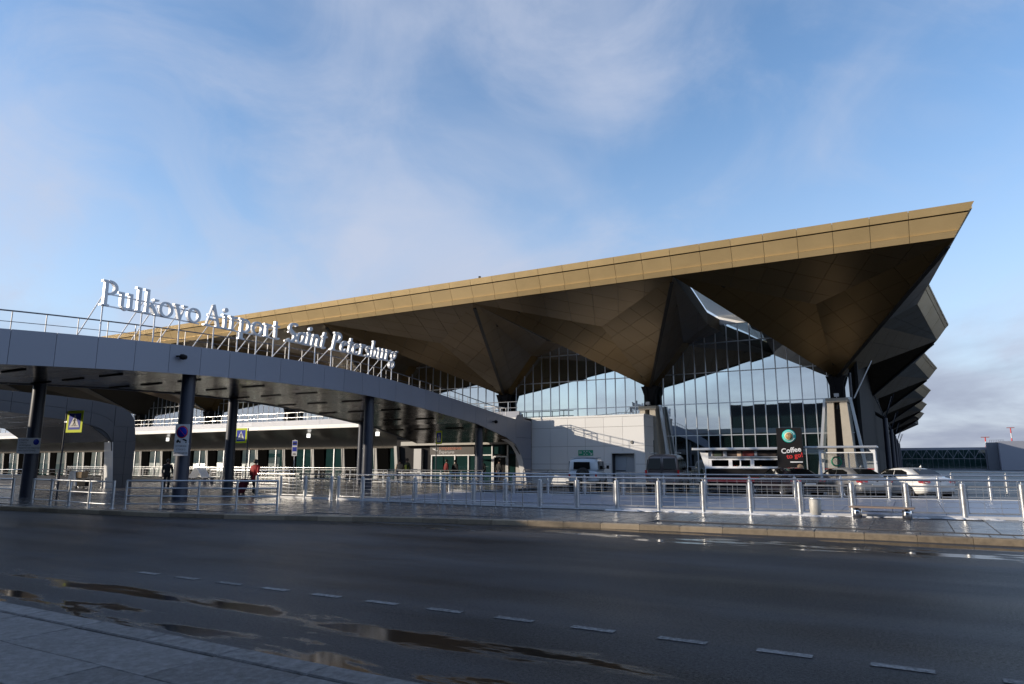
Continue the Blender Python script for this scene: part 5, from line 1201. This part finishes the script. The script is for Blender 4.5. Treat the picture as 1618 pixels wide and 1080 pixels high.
M_beige = mat('beige_coat', (0.42,0.34,0.25), 0.8); M_vest = mat('hivis_vest', (0.45,0.48,0.06), 0.6); M_olive = mat('olive_cloth', (0.06,0.07,0.04), 0.8)
person((-28.0,23.6,ZP+0.02), R(195), 'woman in a long red coat pulling a dark red suitcase', M_redcoat, M_blk, 1.66, 0.22, (0.14,0.30), (0.02,-0.04), long_coat=True, hood=False)
sc = empty('suitcase', (-28.75,23.35,ZP+0.02), R(-70), 'dark red upright suitcase tilted behind the woman in red', 'suitcase')
M_case = mat('maroon_shell', (0.11,0.012,0.022), 0.4)
bo = bevel(MB().box((-0.24,-0.13,0.06),(0.24,0.13,0.72)).build('shell', M_case, sc), 0.04, 3)
for x in (-0.16,-0.05,0.06,0.17): MB().box((x-0.008,-0.138,0.12),(x+0.008,-0.128,0.66)).build('rib', M_case, sc)
MB().path([(-0.11,0.1,0.72),(-0.11,0.1,1.05),(0.11,0.1,1.05),(0.11,0.1,0.72)], 0.012, 6).build('pull_handle', M_chrome, sc)
for x in (-0.18,0.18): MB().lathe([(0,-0.025),(0.05,-0.025),(0.05,0.025),(0,0.025)], (x,0.1,0.05), 12, 'x').build('wheel', M_tyre, sc)
sc.rotation_euler = (R(-24),0,R(-70))
sc.location.z += 0.03
person((-32.3,40.1,ZP+0.02), R(30), 'man in a beige jacket beside the worker in a yellow vest', M_beige, M_jean, 1.72, 0.05)
person((-31.7,40.2,ZP+0.02), R(-10), 'worker in a yellow vest standing by the luggage trolleys', M_olive, M_blk, 1.82, 0.06, hivis=M_vest)
person((-30.6,43.6,ZP+0.02), R(150), 'person in a dark red jacket by the entrance doors', mat('dark_red_jacket',(0.16,0.012,0.014),0.8), M_blk, 1.76, 0.1)
person((-30.0,43.9,ZP+0.02), R(175), 'person in black next to the one in a dark red jacket', M_blk, M_blk, 1.72, 0.08)
person((-29.4,46.8,ZP+0.02), R(190), 'dark clothed person behind the entrance glass doorway', M_blk, M_jean, 1.76, 0.1)
person((-27.9,46.9,ZP+0.02), R(170), 'dark clothed person walking in at the open entrance door', M_blk, M_jean, 1.74, 0.16)
person((-37.6,25.4,ZP+0.02), R(60), 'person in dark clothes leaning on the railing beside the arched leg', M_blk, M_blk, 1.72, 0.04, (-0.08,-0.28), (-0.08,-0.28), lean=0.1)
